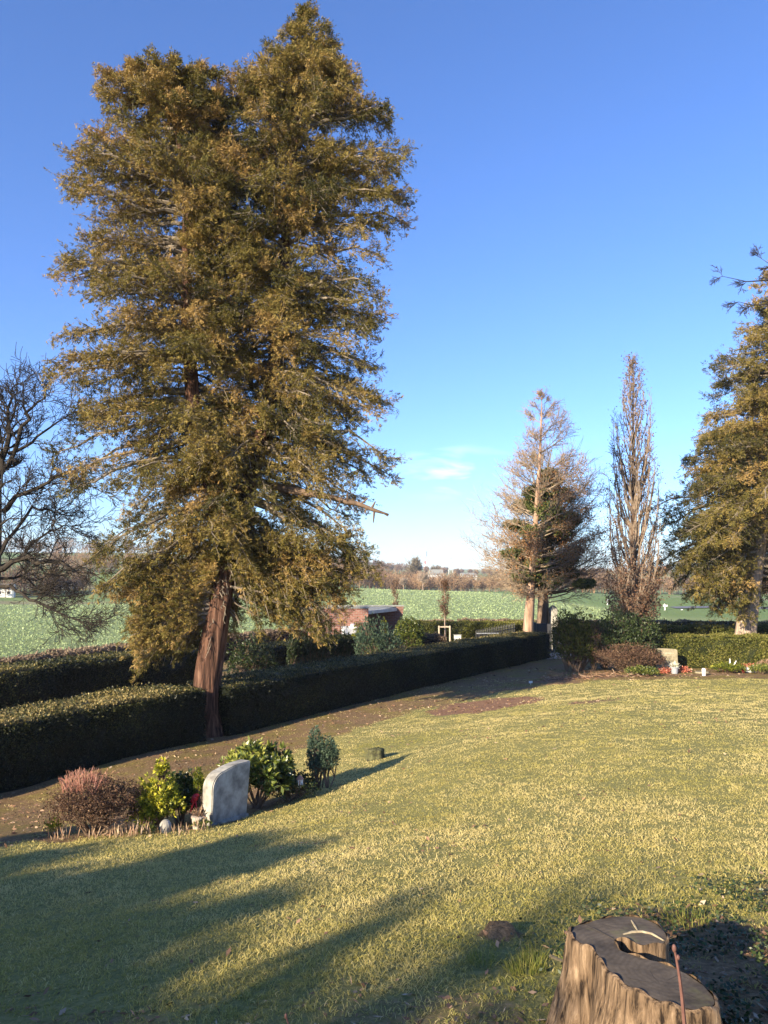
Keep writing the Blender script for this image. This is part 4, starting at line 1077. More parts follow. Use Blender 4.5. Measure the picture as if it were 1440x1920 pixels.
# ---------------------------------------------------------------- the big two-lobed stump
M['stump_bark'] = barkmat('fibrous weathered stump bark', [(.37, (.022, .014, .009)), (.44, (.12, .078, .045)), (.57, (.24, .16, .095)), (.72, (.44, .32, .20))], 40, (1, 1, .11), 1.0, .03, )
def cutwood():
    m, t, b, o = newmat('weathered cut wood')
    tc = t.nodes.new('ShaderNodeTexCoord'); L = t.links.new
    w = t.nodes.new('ShaderNodeTexWave'); w.wave_type = 'RINGS'; w.rings_direction = 'Z'; w.inputs['Scale'].default_value = 15; w.inputs['Distortion'].default_value = 6; w.inputs['Detail'].default_value = 4; w.inputs['Detail Scale'].default_value = .9
    mp = t.nodes.new('ShaderNodeMapping'); mp.inputs['Location'].default_value = (-.98, -2.7, 0); L(tc.outputs['Object'], mp.inputs[0]); L(mp.outputs[0], w.inputs['Vector'])
    n = noise(t, 7, 8, rough=.7); n2 = noise(t, 3.2, 4)
    r1 = ramp(t, [(.2, (.070, .059, .047)), (.8, (.079, .067, .054))], w.outputs['Fac'])
    r2 = ramp(t, [(.3, (.4, .4, .4)), (.7, (1.9, 1.8, 1.65))], n.outputs['Fac'])
    mx = t.nodes.new('ShaderNodeMixRGB'); mx.blend_type = 'MULTIPLY'; mx.inputs[0].default_value = 1; L(r1.outputs[0], mx.inputs[1]); L(r2.outputs[0], mx.inputs[2])
    al = ramp(t, [(.54, (0, 0, 0)), (.66, (.8, .8, .8))], n2.outputs['Fac'])
    m2 = t.nodes.new('ShaderNodeMixRGB'); L(al.outputs[0], m2.inputs[0]); L(mx.outputs[0], m2.inputs[1]); m2.inputs[2].default_value = (.15, .15, .06, 1)
    L(m2.outputs[0], b.inputs['Base Color']); b.inputs['Roughness'].default_value = .75; b.inputs['Specular IOR Level'].default_value = .15
    bp = t.nodes.new('ShaderNodeBump'); bp.inputs['Strength'].default_value = .8; bp.inputs['Distance'].default_value = .006
    L(n.outputs['Fac'], bp.inputs['Height']); L(bp.outputs[0], b.inputs['Normal'])
    return m
M['cut'] = cutwood()
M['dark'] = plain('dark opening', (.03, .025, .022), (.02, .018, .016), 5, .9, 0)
M['pale_wood'] = plain('pale split wood', (.42, .35, .22), (.22, .17, .10), 40, .7, .3)
ZT = .215
def onz(px, py, z):
    d = ray(px, py); t = (z - EYE) / d[2]
    return np.array([d[0] * t, d[1] * t])
OUT = [(1070, 1748), (1072, 1737), (1085, 1732), (1098, 1730), (1115, 1724), (1145, 1718), (1175, 1716), (1205, 1719), (1230, 1729), (1247, 1745), (1252, 1757), (1246, 1766), (1228, 1771), (1205, 1770), (1182, 1764), (1163, 1757), (1153, 1757),
       (1152, 1763), (1158, 1772), (1161, 1779), (1180, 1786), (1205, 1795), (1235, 1802), (1262, 1812), (1290, 1825), (1318, 1844), (1337, 1866), (1341, 1880), (1330, 1890), (1306, 1892), (1275, 1886), (1240, 1876), (1205, 1860), (1175, 1845), (1152, 1828), (1132, 1806), (1122, 1790), (1112, 1778), (1092, 1768), (1076, 1758)]
O2 = np.array([onz(px, py, ZT) for px, py in OUT])
def resample(P, n):
    Q = np.vstack([P, P[:1]]); s = np.concatenate([[0], np.cumsum(np.linalg.norm(np.diff(Q, axis=0), axis=1))])
    t = np.linspace(0, s[-1], n, endpoint=False)
    return np.stack([np.interp(t, s, Q[:, k]) for k in range(2)], 1), t
NO = 420
C2, arc = resample(O2, NO)
for _ in range(3): C2 = (np.roll(C2, 1, 0) + 2 * C2 + np.roll(C2, -1, 0)) / 4
T2 = np.roll(C2, -1, 0) - np.roll(C2, 1, 0); T2 /= np.linalg.norm(T2, axis=1, keepdims=True)
area = np.sum(C2[:, 0] * np.roll(C2[:, 1], -1) - np.roll(C2[:, 0], -1) * C2[:, 1])
N2 = np.stack([T2[:, 1], -T2[:, 0]], 1) * (1 if area > 0 else -1)
cen = C2.mean(0)
# how far a point may flare: none in the notch
notch0, notch1 = onz(1185, 1766, ZT), onz(1235, 1800, ZT)
dn = np.minimum(np.linalg.norm(C2 - onz(1158, 1768, ZT), axis=1), np.minimum(np.linalg.norm(C2 - onz(1200, 1779, ZT), axis=1), np.linalg.norm(C2 - onz(1235, 1785, ZT), axis=1)))
fl = smooth(.05, .2, dn)
leftness = np.clip(-(N2 @ np.array([.9, .45])), 0, 1)
stump = empty('tree_stump', (cen[0], cen[1], g1(*cen)), 'large weathered two-lobed stump with dark cut top in the bottom right foreground', 'tree stump')
V = []; rows = [0, .006, .02, .04, .07, .1, .14, .18, .23, .28, .34, .4, .46]
def ridge(s, z):
    w = s + .012 * np.sin(z * 17 + s * 9) + .01 * z + .03 * np.sin(s * 6.3 + 1) + .012 * np.sin(s * 21 + 2) + .006 * np.sin(s * 57 + z * 9)
    return (np.abs(np.sin(w * 46)) * .5 + np.abs(np.sin(w * 83 + 1.3)) * .3 + np.abs(np.sin(w * 19 + 2 + z)) * .6 + .3 * np.sin(w * 150 + z * 30)) * (.55 + .45 * np.sin(s * 4.7 + 2.2)) - .45
for zi, dz in enumerate(rows):
    amp = .0012 + .007 * min(1, dz / .05) + .013 * min(1, dz / .22)
    off = ridge(arc, dz) * amp * (.5 + .5 * fl) + fl * (.012 * (dz > 0) + .10 * dz * dz + leftness * (.17 * dz + .30 * dz * dz))
    zz = ZT - dz + (.006 * np.sin(arc * 60) if zi < 2 else 0)
    q = C2 + N2 * off[:, None]
    for j in range(NO): V.append((q[j, 0], q[j, 1], zz if np.isscalar(zz) else zz[j]))
grid_mesh('bark', np.array(V), len(rows), NO, M['stump_bark'], stump, wrap=True)
# cut top: triangulated outline, slightly inset
import bmesh
from mathutils import geometry, Vector
def top_face(name, poly, z, mat, parent, step=.02, amp=.004):
    bm = bmesh.new(); vs = [bm.verts.new((x, y, z)) for x, y in poly]; bm.faces.new(vs)
    bmesh.ops.triangulate(bm, faces=bm.faces[:])
    for _ in range(5):
        es = [e for e in bm.edges if e.calc_length() > step * 2]
        if not es: break
        bmesh.ops.subdivide_edges(bm, edges=es, cuts=1); bmesh.ops.triangulate(bm, faces=bm.faces[:])
    for v in bm.verts: v.co.z += amp * float(fnoise(v.co.x, v.co.y, 8.0)) - (.0 if not v.is_boundary else 0)
    me = bpy.data.meshes.new(name); bm.to_mesh(me); bm.free()
    for p_ in me.polygons: p_.use_smooth = True
    return link(name, me, mat, parent)
IN = C2 - N2 * .001
top_face('cut_face', IN[::2], ZT - .004, M['cut'], stump, amp=.002)
# raised pale splits on the rear lobe
CRK = ([(1098, 1731), (1120, 1742), (1150, 1757)], .0028), ([(1240, 1845), (1225, 1830), (1212, 1806)], .002), ([(1262, 1850), (1295, 1866), (1325, 1880)], .0022), ([(1235, 1842), (1205, 1838), (1180, 1832)], .0018), ([(1248, 1838), (1268, 1828), (1290, 1832)], .0018), ([(1170, 1740), (1140, 1735), (1120, 1728)], .002)
for pts_, w0 in (([(1168, 1750), (1185, 1746), (1203, 1745), (1222, 1749), (1245, 1762)], .0065), ([(1196, 1744), (1190, 1734), (1184, 1724)], .0055), ) + CRK:
    pw = [onz(a, b, ZT) for a, b in pts_]; sp_ = Mesh()
    for i in range(len(pw) - 1):
        a, b = pw[i], pw[i + 1]; sp_.add(tubes([[*a, ZT - .004]], [[*b, ZT - .004]], [w0 * (.4 + .5 * (i > 0))], [w0 * (.9 if i < len(pw) - 2 else .5)], 6), .5)
    sp_.build('split_wood' if w0 > .005 else 'crack', M['pale_wood'] if w0 > .005 else M['dark'], stump)
q = onz(1046, 1800, .07)
bm_obj('snapped_splinter', [('bar', (q[0] + .03, q[1] + .03, .05), (q[0] - .03, q[1] - .0, .085), .006, .007, 6)], M['pale_wood'], stump)

# a reddish shoot right in front of the stump
M['shoot'] = plain('reddish shoot', (.15, .07, .055), (.10, .045, .035), 40, .6, .2)
def shoot(name, pxs, Y, label, r0=.006):
    pts_ = [at(a, b, Y) for a, b in pxs]; x, y, z = pts_[-1]; z0 = g1(x, y) - .03
    pts_.append(np.array([x + .005, y, z0])) if z0 < z else None
    t = empty(name, (x, y, z0), label, 'twig')
    S = []; n = len(pts_)
    for i in range(n - 1): S.append((pts_[i], pts_[i + 1], r0 * (.45 + .6 * i / n), r0 * (.45 + .6 * (i + 1) / n)))
    seg_mesh(S, 'stem', M['shoot'], t)
    bm_obj('bud', [('sph', *pts_[0], r0 * .9, 1.8)], M['shoot'], t)
    bm_obj('bud', [('sph', *(pts_[1] + [.004, 0, 0]), r0 * .8, 1.3)], M['shoot'], t)
shoot('young_shoot', [(1264, 1778), (1268, 1795), (1274, 1830), (1279, 1870), (1284, 1925)], 1.9, 'upright reddish bare shoot in front of the large stump')
shoot('young_shoot', [(536, 1905), (545, 1935)], 1.9, 'tip of a bare shoot poking up at the bottom edge, left of centre', .004)

# ---------------------------------------------------------------- middle distance planting
def far_shrub(name, label, px, py, Y, wpx, hpx, mat, ln, wd, n, per=6, group=None, seed=0, **k):
    p = gp(px, py, Y); w_ = wpx / F * Y / 2; top = at(px, py - hpx, Y)[2]; h = max(.3, top - p[2])
    return shrub(name, label, p, (w_, w_ * .9, h), n, ln, wd, mat, per=per, group=group, seed=seed, **k)
far_shrub('round_shrub', 'round dark green shrub standing on short bare stems beside the brown clipped block', 766, 1208, 31, 58, 50, M['rhodo'], .06, .035, 2600, seed=20, tint=(.36, .2), shell=.85, lobes=[(0, 0, .25, 1, 1, .85, 1)])
far_shrub('juniper_bush', 'spreading blue-green juniper bush in shade behind the long hedge', 706, 1222, 27.5, 84, 50, M['blue_shrub'], .11, .022, 1500, seed=21, tint=(.35, .2), up=1.1, spread=.5, spiky=.25, lobes=[(0, 0, 0, 1, 1, 1, .7), (-.3, 0, 0, .5, .6, 1.12, .3), (.35, .1, 0, .6, .6, .8, .3)])
far_shrub('golden_cone_shrub', 'small golden cone-shaped shrub in front of the dark shelter opening', 720, 1185, 33.5, 16, 26, M['skimmia'], .07, .02, 260, seed=22, tint=(.35, .2), up=2, spread=.5)
far_shrub('golden_shrub', 'yellow-green upright shrub left of the blue-green juniper', 672, 1195, 31.5, 22, 30, M['skimmia'], .07, .025, 360, seed=23, tint=(.3, .2), up=1.5, spread=.6)
far_shrub('low_green_shrub', 'low green shrub at the foot of the blue-green juniper', 700, 1224, 26.2, 30, 22, M['dark_shrub'], .06, .02, 300, seed=24, tint=(.55, .2), up=1.)
for i, px in enumerate(np.linspace(546, 652, 13)):
    lab = ['first', 'second', 'third', 'fourth', 'fifth', 'sixth', 'seventh', 'eighth', 'ninth', 'tenth', 'eleventh', 'twelfth', 'last'][i]
    Yq = 25.5 + i * .22
    far_shrub('column_shrub', 'dark upright column shrub, %s from the left in the shaded row' % lab, px, 1245 - i, Yq, 17, 52 + 6 * ((i * 7) % 3) - i * .6, M['dark_shrub'], .08, .02, 300, seed=30 + i, tint=(.3, .2), up=2, spread=.45, stems=3, group='row of dark column shrubs')
far_shrub('shade_shrub', 'dark loose shrub in the shade right behind the big trunk', 470, 1270, 21, 95, 80, M['dark_shrub'], .08, .03, 900, seed=50, tint=(.35, .25))
# right-hand evergreens
far_shrub('juniper_bush', 'feathery olive-green juniper at the right end of the path gap', 1078, 1256, 27, 84, 112, M['sunny_hedge'], .10, .02, 2600, seed=51, tint=(.34, .2), up=1.2, spread=.6, spiky=.2, lobes=[(-.05, 0, 0, .9, .9, .82, .5), (-.28, 0, .5, .6, .6, .72, .25), (.3, .1, .2, .7, .7, .85, .35), (0, -.2, 0, .95, .7, .5, .3)])
far_shrub('yew_bush', 'broad dark yew bush in front of the pillar oak', 1172, 1252, 27.3, 118, 105, M['dark_shrub'], .10, .024, 3600, seed=52, tint=(.42, .25), up=.9, spread=.7, spiky=.18, lobes=[(-.2, 0, 0, .75, .8, 1.0, .4), (.45, 0, .15, .65, .75, .86, .35), (-.75, 0, 0, .5, .7, .8, .2), (.1, -.3, 0, .95, .7, .55, .3)])
far_shrub('bare_brown_bush', 'greyish brown twiggy bush between juniper and yew', 1112, 1240, 26.9, 34, 75, M['heather'], .06, .012, 500, seed=53, tint=(.45, .25), up=1.2, spiky=.15, stems=40)
far_shrub('heath_mound', 'broad brown twiggy heath mound below the yew, left of the beige headstone', 1180, 1262, 26.1, 118, 52, M['heather'], .06, .012, 3200, seed=54, tint=(.42, .3), spiky=.12, stems=90, shell=.8)
far_shrub('green_cushion', 'flat green cushion plant at the foot of the brown heath mound', 1205, 1268, 24.9, 60, 14, M['rhodo'], .045, .02, 900, seed=55, tint=(.4, .25))
far_shrub('flat_ground_shrub', 'flat yellow-green ground plant around the orange grave ornament', 1368, 1266, 25.6, 60, 12, M['skimmia'], .045, .02, 1000, seed=56, tint=(.3, .2))
far_shrub('flat_ground_shrub', 'flat green ground plant right of the white trough', 1425, 1267, 25.3, 40, 9, M['rhodo'], .045, .02, 500, seed=57, tint=(.5, .2))

# ---------------------------------------------------------------- beige headstone and grave things on the right
p = gp(1250, 1258, 26.7)
h2 = empty('headstone', p, 'beige upright headstone with faint dark lettering at the left end of the sunlit hedge', 'headstone')
e_ = (.985, -.17); bk_ = (.17, .985)
o_ = p + np.array([-.36, .02, -.05])
wS = .74; tS = at(1250, 1216, 26.7)[2] - o_[2]
slab('stone', [(0, 0), (wS, 0), (wS, tS - .05), (wS - .04, tS - .02), (.36, tS), (.04, tS), (0, tS - .03)], .16, o_, e_, bk_, M['sandstone'], h2, .01)
M['letter'] = plain('dark lettering', (.10, .08, .05), (.07, .055, .035), 40, .7, 0)
M['letter_pale'] = plain('pale lettering', (.62, .57, .45), (.5, .45, .35), 40, .7, 0)
r = np.random.default_rng(31)
def letters(mat, z, u0, u1, hh, nm):
    parts = []; u = u0
    while u < u1:
        w_ = r.uniform(.018, .034)
        x = o_[0] + e_[0] * (u + w_ / 2) - bk_[0] * .003; y = o_[1] + e_[1] * (u + w_ / 2) - bk_[1] * .003
        parts.append(('box', x - .008 * e_[0], y, z + o_[2], .007, .006, hh, math.atan2(e_[1], e_[0])))
        parts.append(('box', x + .002, y, z + o_[2] + r.choice([-.4, 0, .4]) * hh, w_ * .6, .0055, .007, math.atan2(e_[1], e_[0])))
        u += w_ + (.012 if r.random() > .16 else .05)
    o = bm_obj('lettering', parts, mat, h2); return tag(o, kind='stuff')
letters(M['letter_pale'], tS * .80, .20, .64, .05, 0)
letters(M['letter'], tS * .64, .20, .60, .035, 1); letters(M['letter'], tS * .50, .16, .62, .04, 2); letters(M['letter'], tS * .36, .16, .60, .035, 3)

M['flower_white'] = leafmat('cream flowers', [(.2, .25, .1), (.5, .5, .35), (.75, .72, .6), (.85, .82, .75)], .6, .3, .3)
M['flower_red'] = leafmat('orange red flowers', [(.25, .06, .03), (.5, .13, .07), (.65, .22, .14), (.75, .45, .32)], .6, .3, .3)
M['zinc'] = plain('grey zinc', (.35, .37, .40), (.22, .23, .25), 30, .5, .1, spec=.5)
p = gp(1265, 1263, 25.6); pot('flower_pot', p, .10, .13, .20, M['zinc'], 'grey pot of cream flowers in front of the beige headstone', M['flower_white'], 260)
for px, py, Yq, lab in ((1247, 1262, 25.7, 'clump of orange red flowers left of the grey flower pot'), (1283, 1259, 25.9, 'clump of orange red flowers right of the grey flower pot')):
    p = gp(px, py, Yq); rr = np.random.default_rng(px); m = Mesh(); k = 320
    P = p + np.concatenate([rr.normal(0, .09, (k, 2)), rr.uniform(0, .2, (k, 1))], 1); D = rvec(k, rr); m.add(leafq(P, D, side(D, rr), .06, .03), rr.uniform(0, 1, k))
    tag(m.build('flower_clump', M['flower_red']), lab, 'flowers', 'flower clumps by the beige headstone')
def lantern(px, py, Y, h, rad, mat, label, lid=True, lean=0.0):
    p = gp(px, py, Y); t = empty('grave_candle', p, label, 'grave candle')
    x, y, z = p
    bm_obj('candle_body', [('cone', x, y, z, rad * .85, rad, h * .75, 16)], mat, t)
    bm_obj('candle_lid', [('cone', x, y, z + h * .75, rad * 1.08, rad * .7, h * .25, 16)], mat if not lid else M['zinc'], t)
lantern(1320, 1269, 24.6, .24, .065, M['white'], 'white cup-shaped grave candle alone on the bare soil', False)
lantern(1394, 1262, 25.6, .17, .055, M['red'], 'red grave candle left of the white trough')
p = gp(1322, 1262, 25.6)
tag(bm_obj('stone_plate', [('cone', p[0] - .1, p[1], p[2] - .01, .24, .22, .05, 22)], M['sandstone']), 'flat pale stone plate lying behind the white cup candle', 'stone plate')
p = gp(1405, 1262, 25.7)
tg = empty('planter_trough', p, 'white rectangular trough with withered red plants beside the red candle', 'planter')
bm_obj('trough', [('box', p[0] + .05, p[1], p[2] + .09, .42, .16, .17, .05)], M['white'], tg, .02)
rr = np.random.default_rng(3); m = Mesh(); k = 260; P = p + np.stack([rr.normal(.05, .12, k), rr.normal(0, .04, k), rr.uniform(.16, .28, k)], 1); D = rvec(k, rr); m.add(leafq(P, D, side(D, rr), .07, .02), rr.uniform(0, 1, k)); m.build('plants', M['flower_red'], tg)
p = gp(1372, 1258, 26.0)
og = empty('grave_ornament', p, 'orange grave arrangement with two white upright feather shapes', 'ornament')
rr = np.random.default_rng(4); m = Mesh(); k = 420; P = p + np.stack([rr.normal(0, .12, k), rr.normal(0, .06, k), rr.uniform(.02, .22, k)], 1); D = rvec(k, rr); m.add(leafq(P, D, side(D, rr), .08, .03), rr.uniform(.2, 1, k)); m.build('arrangement', M['flower_red'], og)
bm_obj('feather', [('cone', p[0] - .05, p[1], p[2] + .15, .035, .018, .30, 8)], M['white'], og)
bm_obj('feather', [('bar', (p[0] + .05, p[1], p[2] + .15), (p[0] + .17, p[1], p[2] + .38), .03, .014, 7)], M['white'], og)
p = gp(1434, 1262, 25.8)
m = Mesh(); rr = np.random.default_rng(6); k = 500; a = rr.uniform(0, 2 * pi, k)
P = np.stack([p[0] + .22 * np.cos(a), p[1] + .06 * np.sin(a * 2) * 0 + rr.normal(0, .03, k), p[2] + .2 + .17 * np.sin(a)], 1) + rr.normal(0, .02, (k, 3)); D = rvec(k, rr)
m.add(leafq(P, D, side(D, rr), .08, .02), rr.uniform(.3, 1, k)); tag(m.build('wreath', M['litter']), 'straw coloured wreath leaning at the right edge of the photo', 'wreath')
p = gp(995, 1276, 24.0)
pm = empty('plant_marker', p, 'small white plant marker in the shaded grass before the path gap', 'plant marker')
bm_obj('marker_plate', [('box', p[0], p[1], p[2] + .09, .13, .012, .07, .3)], M['white'], pm, .003); bm_obj('marker_stick', [('box', p[0], p[1] + .012, p[2] + .02, .015, .01, .16, .3)], M['white'], pm)
# low heap of twigs and bark on the shaded soil
r = np.random.default_rng(8); m = Mesh(); k = 700
X = r.normal(6.7, .9, k); Y = 24.75 + r.normal(0, .22, k); Z = gz(X, Y) + r.uniform(0, .12, k); P = np.stack([X, Y, Z], 1); D = unit(r.normal(size=(k, 3)) * [1, 1, .35])
m.add(leafq(P, D, side(D, r), r.uniform(.08, .25, k), .02), r.uniform(.1, .9, k)); tag(m.build('twig_heap', M['litter']), 'low brown heap of twigs and bark at the far edge of the lawn', 'twig heap', kind='stuff')

# ---------------------------------------------------------------- brick shelter
def brick():
    m, t, b, o = newmat('red brick'); L = t.links.new
    tc = t.nodes.new('ShaderNodeTexCoord'); br = t.nodes.new('ShaderNodeTexBrick'); mp = t.nodes.new('ShaderNodeMapping')
    mp.inputs['Rotation'].default_value = (pi / 2, 0, 0)
    L(tc.outputs['Object'], mp.inputs[0]); L(mp.outputs[0], br.inputs['Vector'])
    br.inputs['Scale'].default_value = 1; br.inputs['Brick Width'].default_value = .25; br.inputs['Row Height'].default_value = .085; br.inputs['Mortar Size'].default_value = .012
    br.inputs['Color1'].default_value = (.17, .062, .044, 1); br.inputs['Color2'].default_value = (.27, .11, .075, 1); br.inputs['Mortar'].default_value = (.24, .19, .16, 1)
    L(br.outputs['Color'], b.inputs['Base Color']); b.inputs['Roughness'].default_value = .85
    return m
M['brick'] = brick()
M['roof_edge'] = plain('white roof edge', (.7, .7, .68), (.5, .5, .48), 5, .6)
M['roof'] = plain('roof gravel', (.3, .31, .28), (.2, .2, .18), 5, .9)
YB = 37.0
xr_n = at(691, 1141, YB)[0]; xl_n = at(578, 1141, YB)[0]; zt_n = at(691, 1141, YB)[2]
zb_ = g1(xr_n, YB) - .2
sh = empty('brick_shelter', (xr_n - 2, YB + 1.5, zb_ + .2), 'flat-roofed red brick shelter with open dark end behind the long hedge', 'building')
def wallslab(name, x0, x1, slant, y, th, z0, z1, mat, rz=0):
    ol = [(0, 0), (x1 - x0 - slant, 0), (x1 - x0, z1 - z0), (0, z1 - z0)]
    return slab(name, ol, th, (x0, y, z0), (1, 0), (0, 1), mat, sh, 0)
wallslab('wall', xl_n, xr_n, .16, YB, .35, zb_, zt_n, M['brick'])
YB2 = YB + 3.6
xr_f = at(757, 1137, YB2)[0]; zt_f = at(757, 1137, YB2)[2]
wallslab('wall', xl_n, xr_f, .3, YB2, .35, zb_, zt_f, M['brick'])
wallslab('rear_wall', xl_n + .4, xl_n + .75, 0, YB + .36, 3.2, zb_, zt_n - .2, M['brick'])
wallslab('inner_shade_panel', xr_n - 1.6, xr_n - 1.3, 0, YB + .36, 3.2, zb_, zt_n - .35, M['dark'])  # near-black panel, shade of the open end put into its colour
bm_obj('coping', [('box', (xl_n + xr_n) / 2, YB + .175, zt_n + .03, xr_n - xl_n + .06, .42, .055, 0)], M['roof'], sh)
bm_obj('coping', [('box', (xl_n + xr_f) / 2, YB2 + .175, zt_f + .03, xr_f - xl_n + .06, .42, .055, 0)], M['roof'], sh)
xrr = at(742, 1146, YB2 - .4)[0]
import bmesh as _b
bm_ = _b.new()
zr = zt_n - .18
vv = [(xl_n + .5, YB + .36, zr), (xr_n - .1, YB + .36, zr - .05), (xrr, YB2 - .01, zr + .12), (xl_n + .5, YB2 - .01, zr + .12)]
a_ = [bm_.verts.new(v) for v in vv]; b_ = [bm_.verts.new((v[0], v[1], v[2] - .12)) for v in vv]
bm_.faces.new(a_); bm_.faces.new(b_[::-1])
for i in range(4): bm_.faces.new([a_[i], b_[i], b_[(i + 1) % 4], a_[(i + 1) % 4]])
_b.ops.recalc_face_normals(bm_, faces=bm_.faces)
me_ = bpy.data.meshes.new('roof'); bm_.to_mesh(me_); bm_.free(); link('roof', me_, M['roof'], sh)
a0 = np.array(vv[1]); a1 = np.array(vv[2])
bm_obj('fascia', [('box', *((a0 + a1) / 2 + np.array([.05, -.03, -.07])), np.linalg.norm((a1 - a0)[:2]), .05, .17, math.atan2(a1[1] - a0[1], a1[0] - a0[0]))], M['roof_edge'], sh, .005)
p = at(655, 1178, YB - .5)
tk = empty('white_tank', (p[0], p[1], g1(p[0], p[1])), 'white bin-like tank standing against the sunlit brick wall', 'tank')
gzz = g1(p[0], p[1])
bm_obj('tank_body', [('box', p[0], p[1], (gzz + at(0, 1174, YB - .5)[2]) / 2, .72, .5, at(0, 1174, YB - .5)[2] - gzz, .2)], M['white'], tk, .06)
bm_obj('tank_lid', [('cone', p[0] + .15, p[1], at(0, 1174, YB - .5)[2] - .01, .11, .1, .13, 14)], M['white'], tk)

# sapling stake frame
M['stake'] = plain('pale stake wood', (.5, .42, .3), (.35, .28, .2), 20, .8)
p = gp(834, 1190, 35.8); z1 = at(834, 1173, 35.8)[2]
sf = empty('stake_frame', p, 'pale wooden three-post stake frame round the staked sapling', 'stake frame')
for dx, dy in ((-.28, -.1), (.24, -.12), (.05, .3)):
    bm_obj('stake', [('cone', p[0] + dx, p[1] + dy, p[2] - .1, .045, .045, z1 - p[2] + .1, 10)], M['stake'], sf)
for a, b in (((-.28, -.1), (.24, -.12)), ((.24, -.12), (.05, .3)), ((.05, .3), (-.28, -.1))):
    bm_obj('rail', [('bar', (p[0] + a[0], p[1] + a[1], z1 - .06), (p[0] + b[0], p[1] + b[1], z1 - .06), .03, .03, 8)], M['stake'], sf)
p = gp(858, 1200, 33); z1 = at(858, 1193, 33)[2]
bs = empty('pale_box_stone', p, 'small pale square grave stone beside the brown clipped block hedge', 'headstone')
bm_obj('stone', [('box', p[0], p[1], (p[2] + z1) / 2, .3, .12, z1 - p[2] + .1, .1)], M['white'], bs, .01)
bm_obj('cap', [('box', p[0], p[1], z1 + .06, .34, .16, .03, .1)], M['granite'], bs, .005)

# iron fence behind the hedge end
M['iron'] = plain('dark iron', (.05, .05, .05), (.03, .03, .03), 20, .55, .1, metal=.3)
A = gp(893, 1195, 32.8); B = gp(965, 1190, 37.8)
fn = empty('iron_fence', A, 'dark spiked iron grave fence behind the far end of the long hedge', 'fence')
d = B - A; nP = 22; hF = at(893, 1187, 32.8)[2] - A[2] + .02
hB = at(965, 1172, 37.8)[2] - B[2]
for i in range(nP + 1):
    q = A + d * i / nP; h = hF + (hB - hF) * i / nP
    bm_obj('picket', [('box', q[0], q[1], q[2] + h / 2, .035, .035, h, .9), ('cone', q[0], q[1], q[2] + h, .03, .002, .13, 6)], M['iron'], fn)
for k in (.35, .88):
    bm_obj('rail', [('bar', A + np.array([0, 0, hF * k]), B + np.array([0, 0, hB * k]), .022, .022, 6)], M['iron'], fn)
C_ = gp(935, 1192, 32.9)
for i in range(1, 9):
    q = A + (C_ - A) * i / 8; bm_obj('picket', [('box', q[0], q[1], q[2] + hF / 2, .03, .03, hF, 0)], M['iron'], fn)
bm_obj('rail', [('bar', A + np.array([0, 0, hF * .97]), C_ + np.array([0, 0, hF * .97]), .022, .022, 6)], M['zinc'], fn)

# dark granite grave surround and tall stone by the gap
def mono(name, px0, px1, pt, Y, th, mat, label, outline=None, parts=()):
    x0 = at(px0, pt, Y)[0]; x1 = at(px1, pt, Y)[0]; z1 = at(px0, pt, Y)[2]; z0 = g1((x0 + x1) / 2, Y) - .1; w = x1 - x0; h = z1 - z0
    t = empty(name, ((x0 + x1) / 2, Y, z0 + .1), label, 'headstone')
    slab('stone', outline(w, h) if outline else [(0, 0), (w, 0), (w, h), (0, h)], th, (x0, Y, z0), (1, 0), (0, 1), mat, t, .015)
    slab('plinth', [(-.08, 0), (w + .08, 0), (w + .08, .22), (-.08, .22)], th + .16, (x0, Y - .08, z0), (1, 0), (0, 1), mat, t, .01)
    return t
mono('headstone', 1006, 1026, 1169, 37, .2, M['granite_dark'], 'wide dark granite headstone slab left of the tall grey stone')
mono('headstone', 1001, 1005.5, 1167, 36.8, .3, M['granite_dark'], 'narrow dark granite pillar at the left end of the dark slab')
mono('headstone', 1031, 1046, 1135, 37.2, .35, M['granite'], 'tall weathered grey gravestone between the pine trunk and juniper', outline=lambda w, h: [(0, 0), (w, 0), (w * .93, h * .8), (w * .98, h * .86), (w * .9, h * .95), (w * .5, h), (w * .1, h * .95), (w * .02, h * .86), (w * .07, h * .8)])
mono('headstone', 1027, 1034, 1170, 36.6, .2, M['granite_dark'], 'small dark granite block in front of the tall grey stone')

# paving seen through the gap, a sheet just above the ground
def paving():
    m, t, b, o = newmat('pale paving'); n = noise(t, 3, 5); r_ = ramp(t, [(.35, (.30, .20, .15)), (.6, (.5, .42, .34))], n.outputs['Fac']); t.links.new(r_.outputs[0], b.inputs['Base Color']); b.inputs['Roughness'].default_value = .85; return m
nx_, ny_ = 10, 40; V = []
for j in range(ny_):
    Yq = 33.2 + j * .35
    for i in range(nx_):
        X = .222 * Yq - .2 + i * .14; V.append((X, Yq, g1(X, Yq) + .012))
o = grid_mesh('path', np.array(V), ny_, nx_, paving()); tag(o, kind='structure')
# road far right and its posts
V = []
for j in range(30):
    t = j / 29; X0 = 33 + 50 * t; Yq = 84 + 3 * sin(t * 3)
    for i in range(4): V.append((X0, Yq + i * .8, g1(X0, Yq + i * 1.3) + .05))
M['asphalt'] = plain('road asphalt', (.16, .16, .17), (.12, .12, .13), 2, .8, 0)
o = grid_mesh('road', np.array(V), 30, 4, M['asphalt']); tag(o, kind='structure')
def post(px, py0, py1, Y, label, cross=False, grp='white roadside posts'):
    p = gp(px, py1, Y); zt = at(px, py0, Y)[2]; t = empty('roadside_post', p, label, 'post', grp); h = zt - p[2]
    bm_obj('post', [('cone', p[0], p[1], p[2], .07, .06, h, 8)], M['white'], t)
    if cross: bm_obj('sign_board', [('box', p[0], p[1] - .12, zt - h * .28,   .5, .05, .2, 0)], M['white'], t, .01)
    else: bm_obj('post_cap', [('sph', p[0], p[1], zt, .16, 1)], M['white'], t)
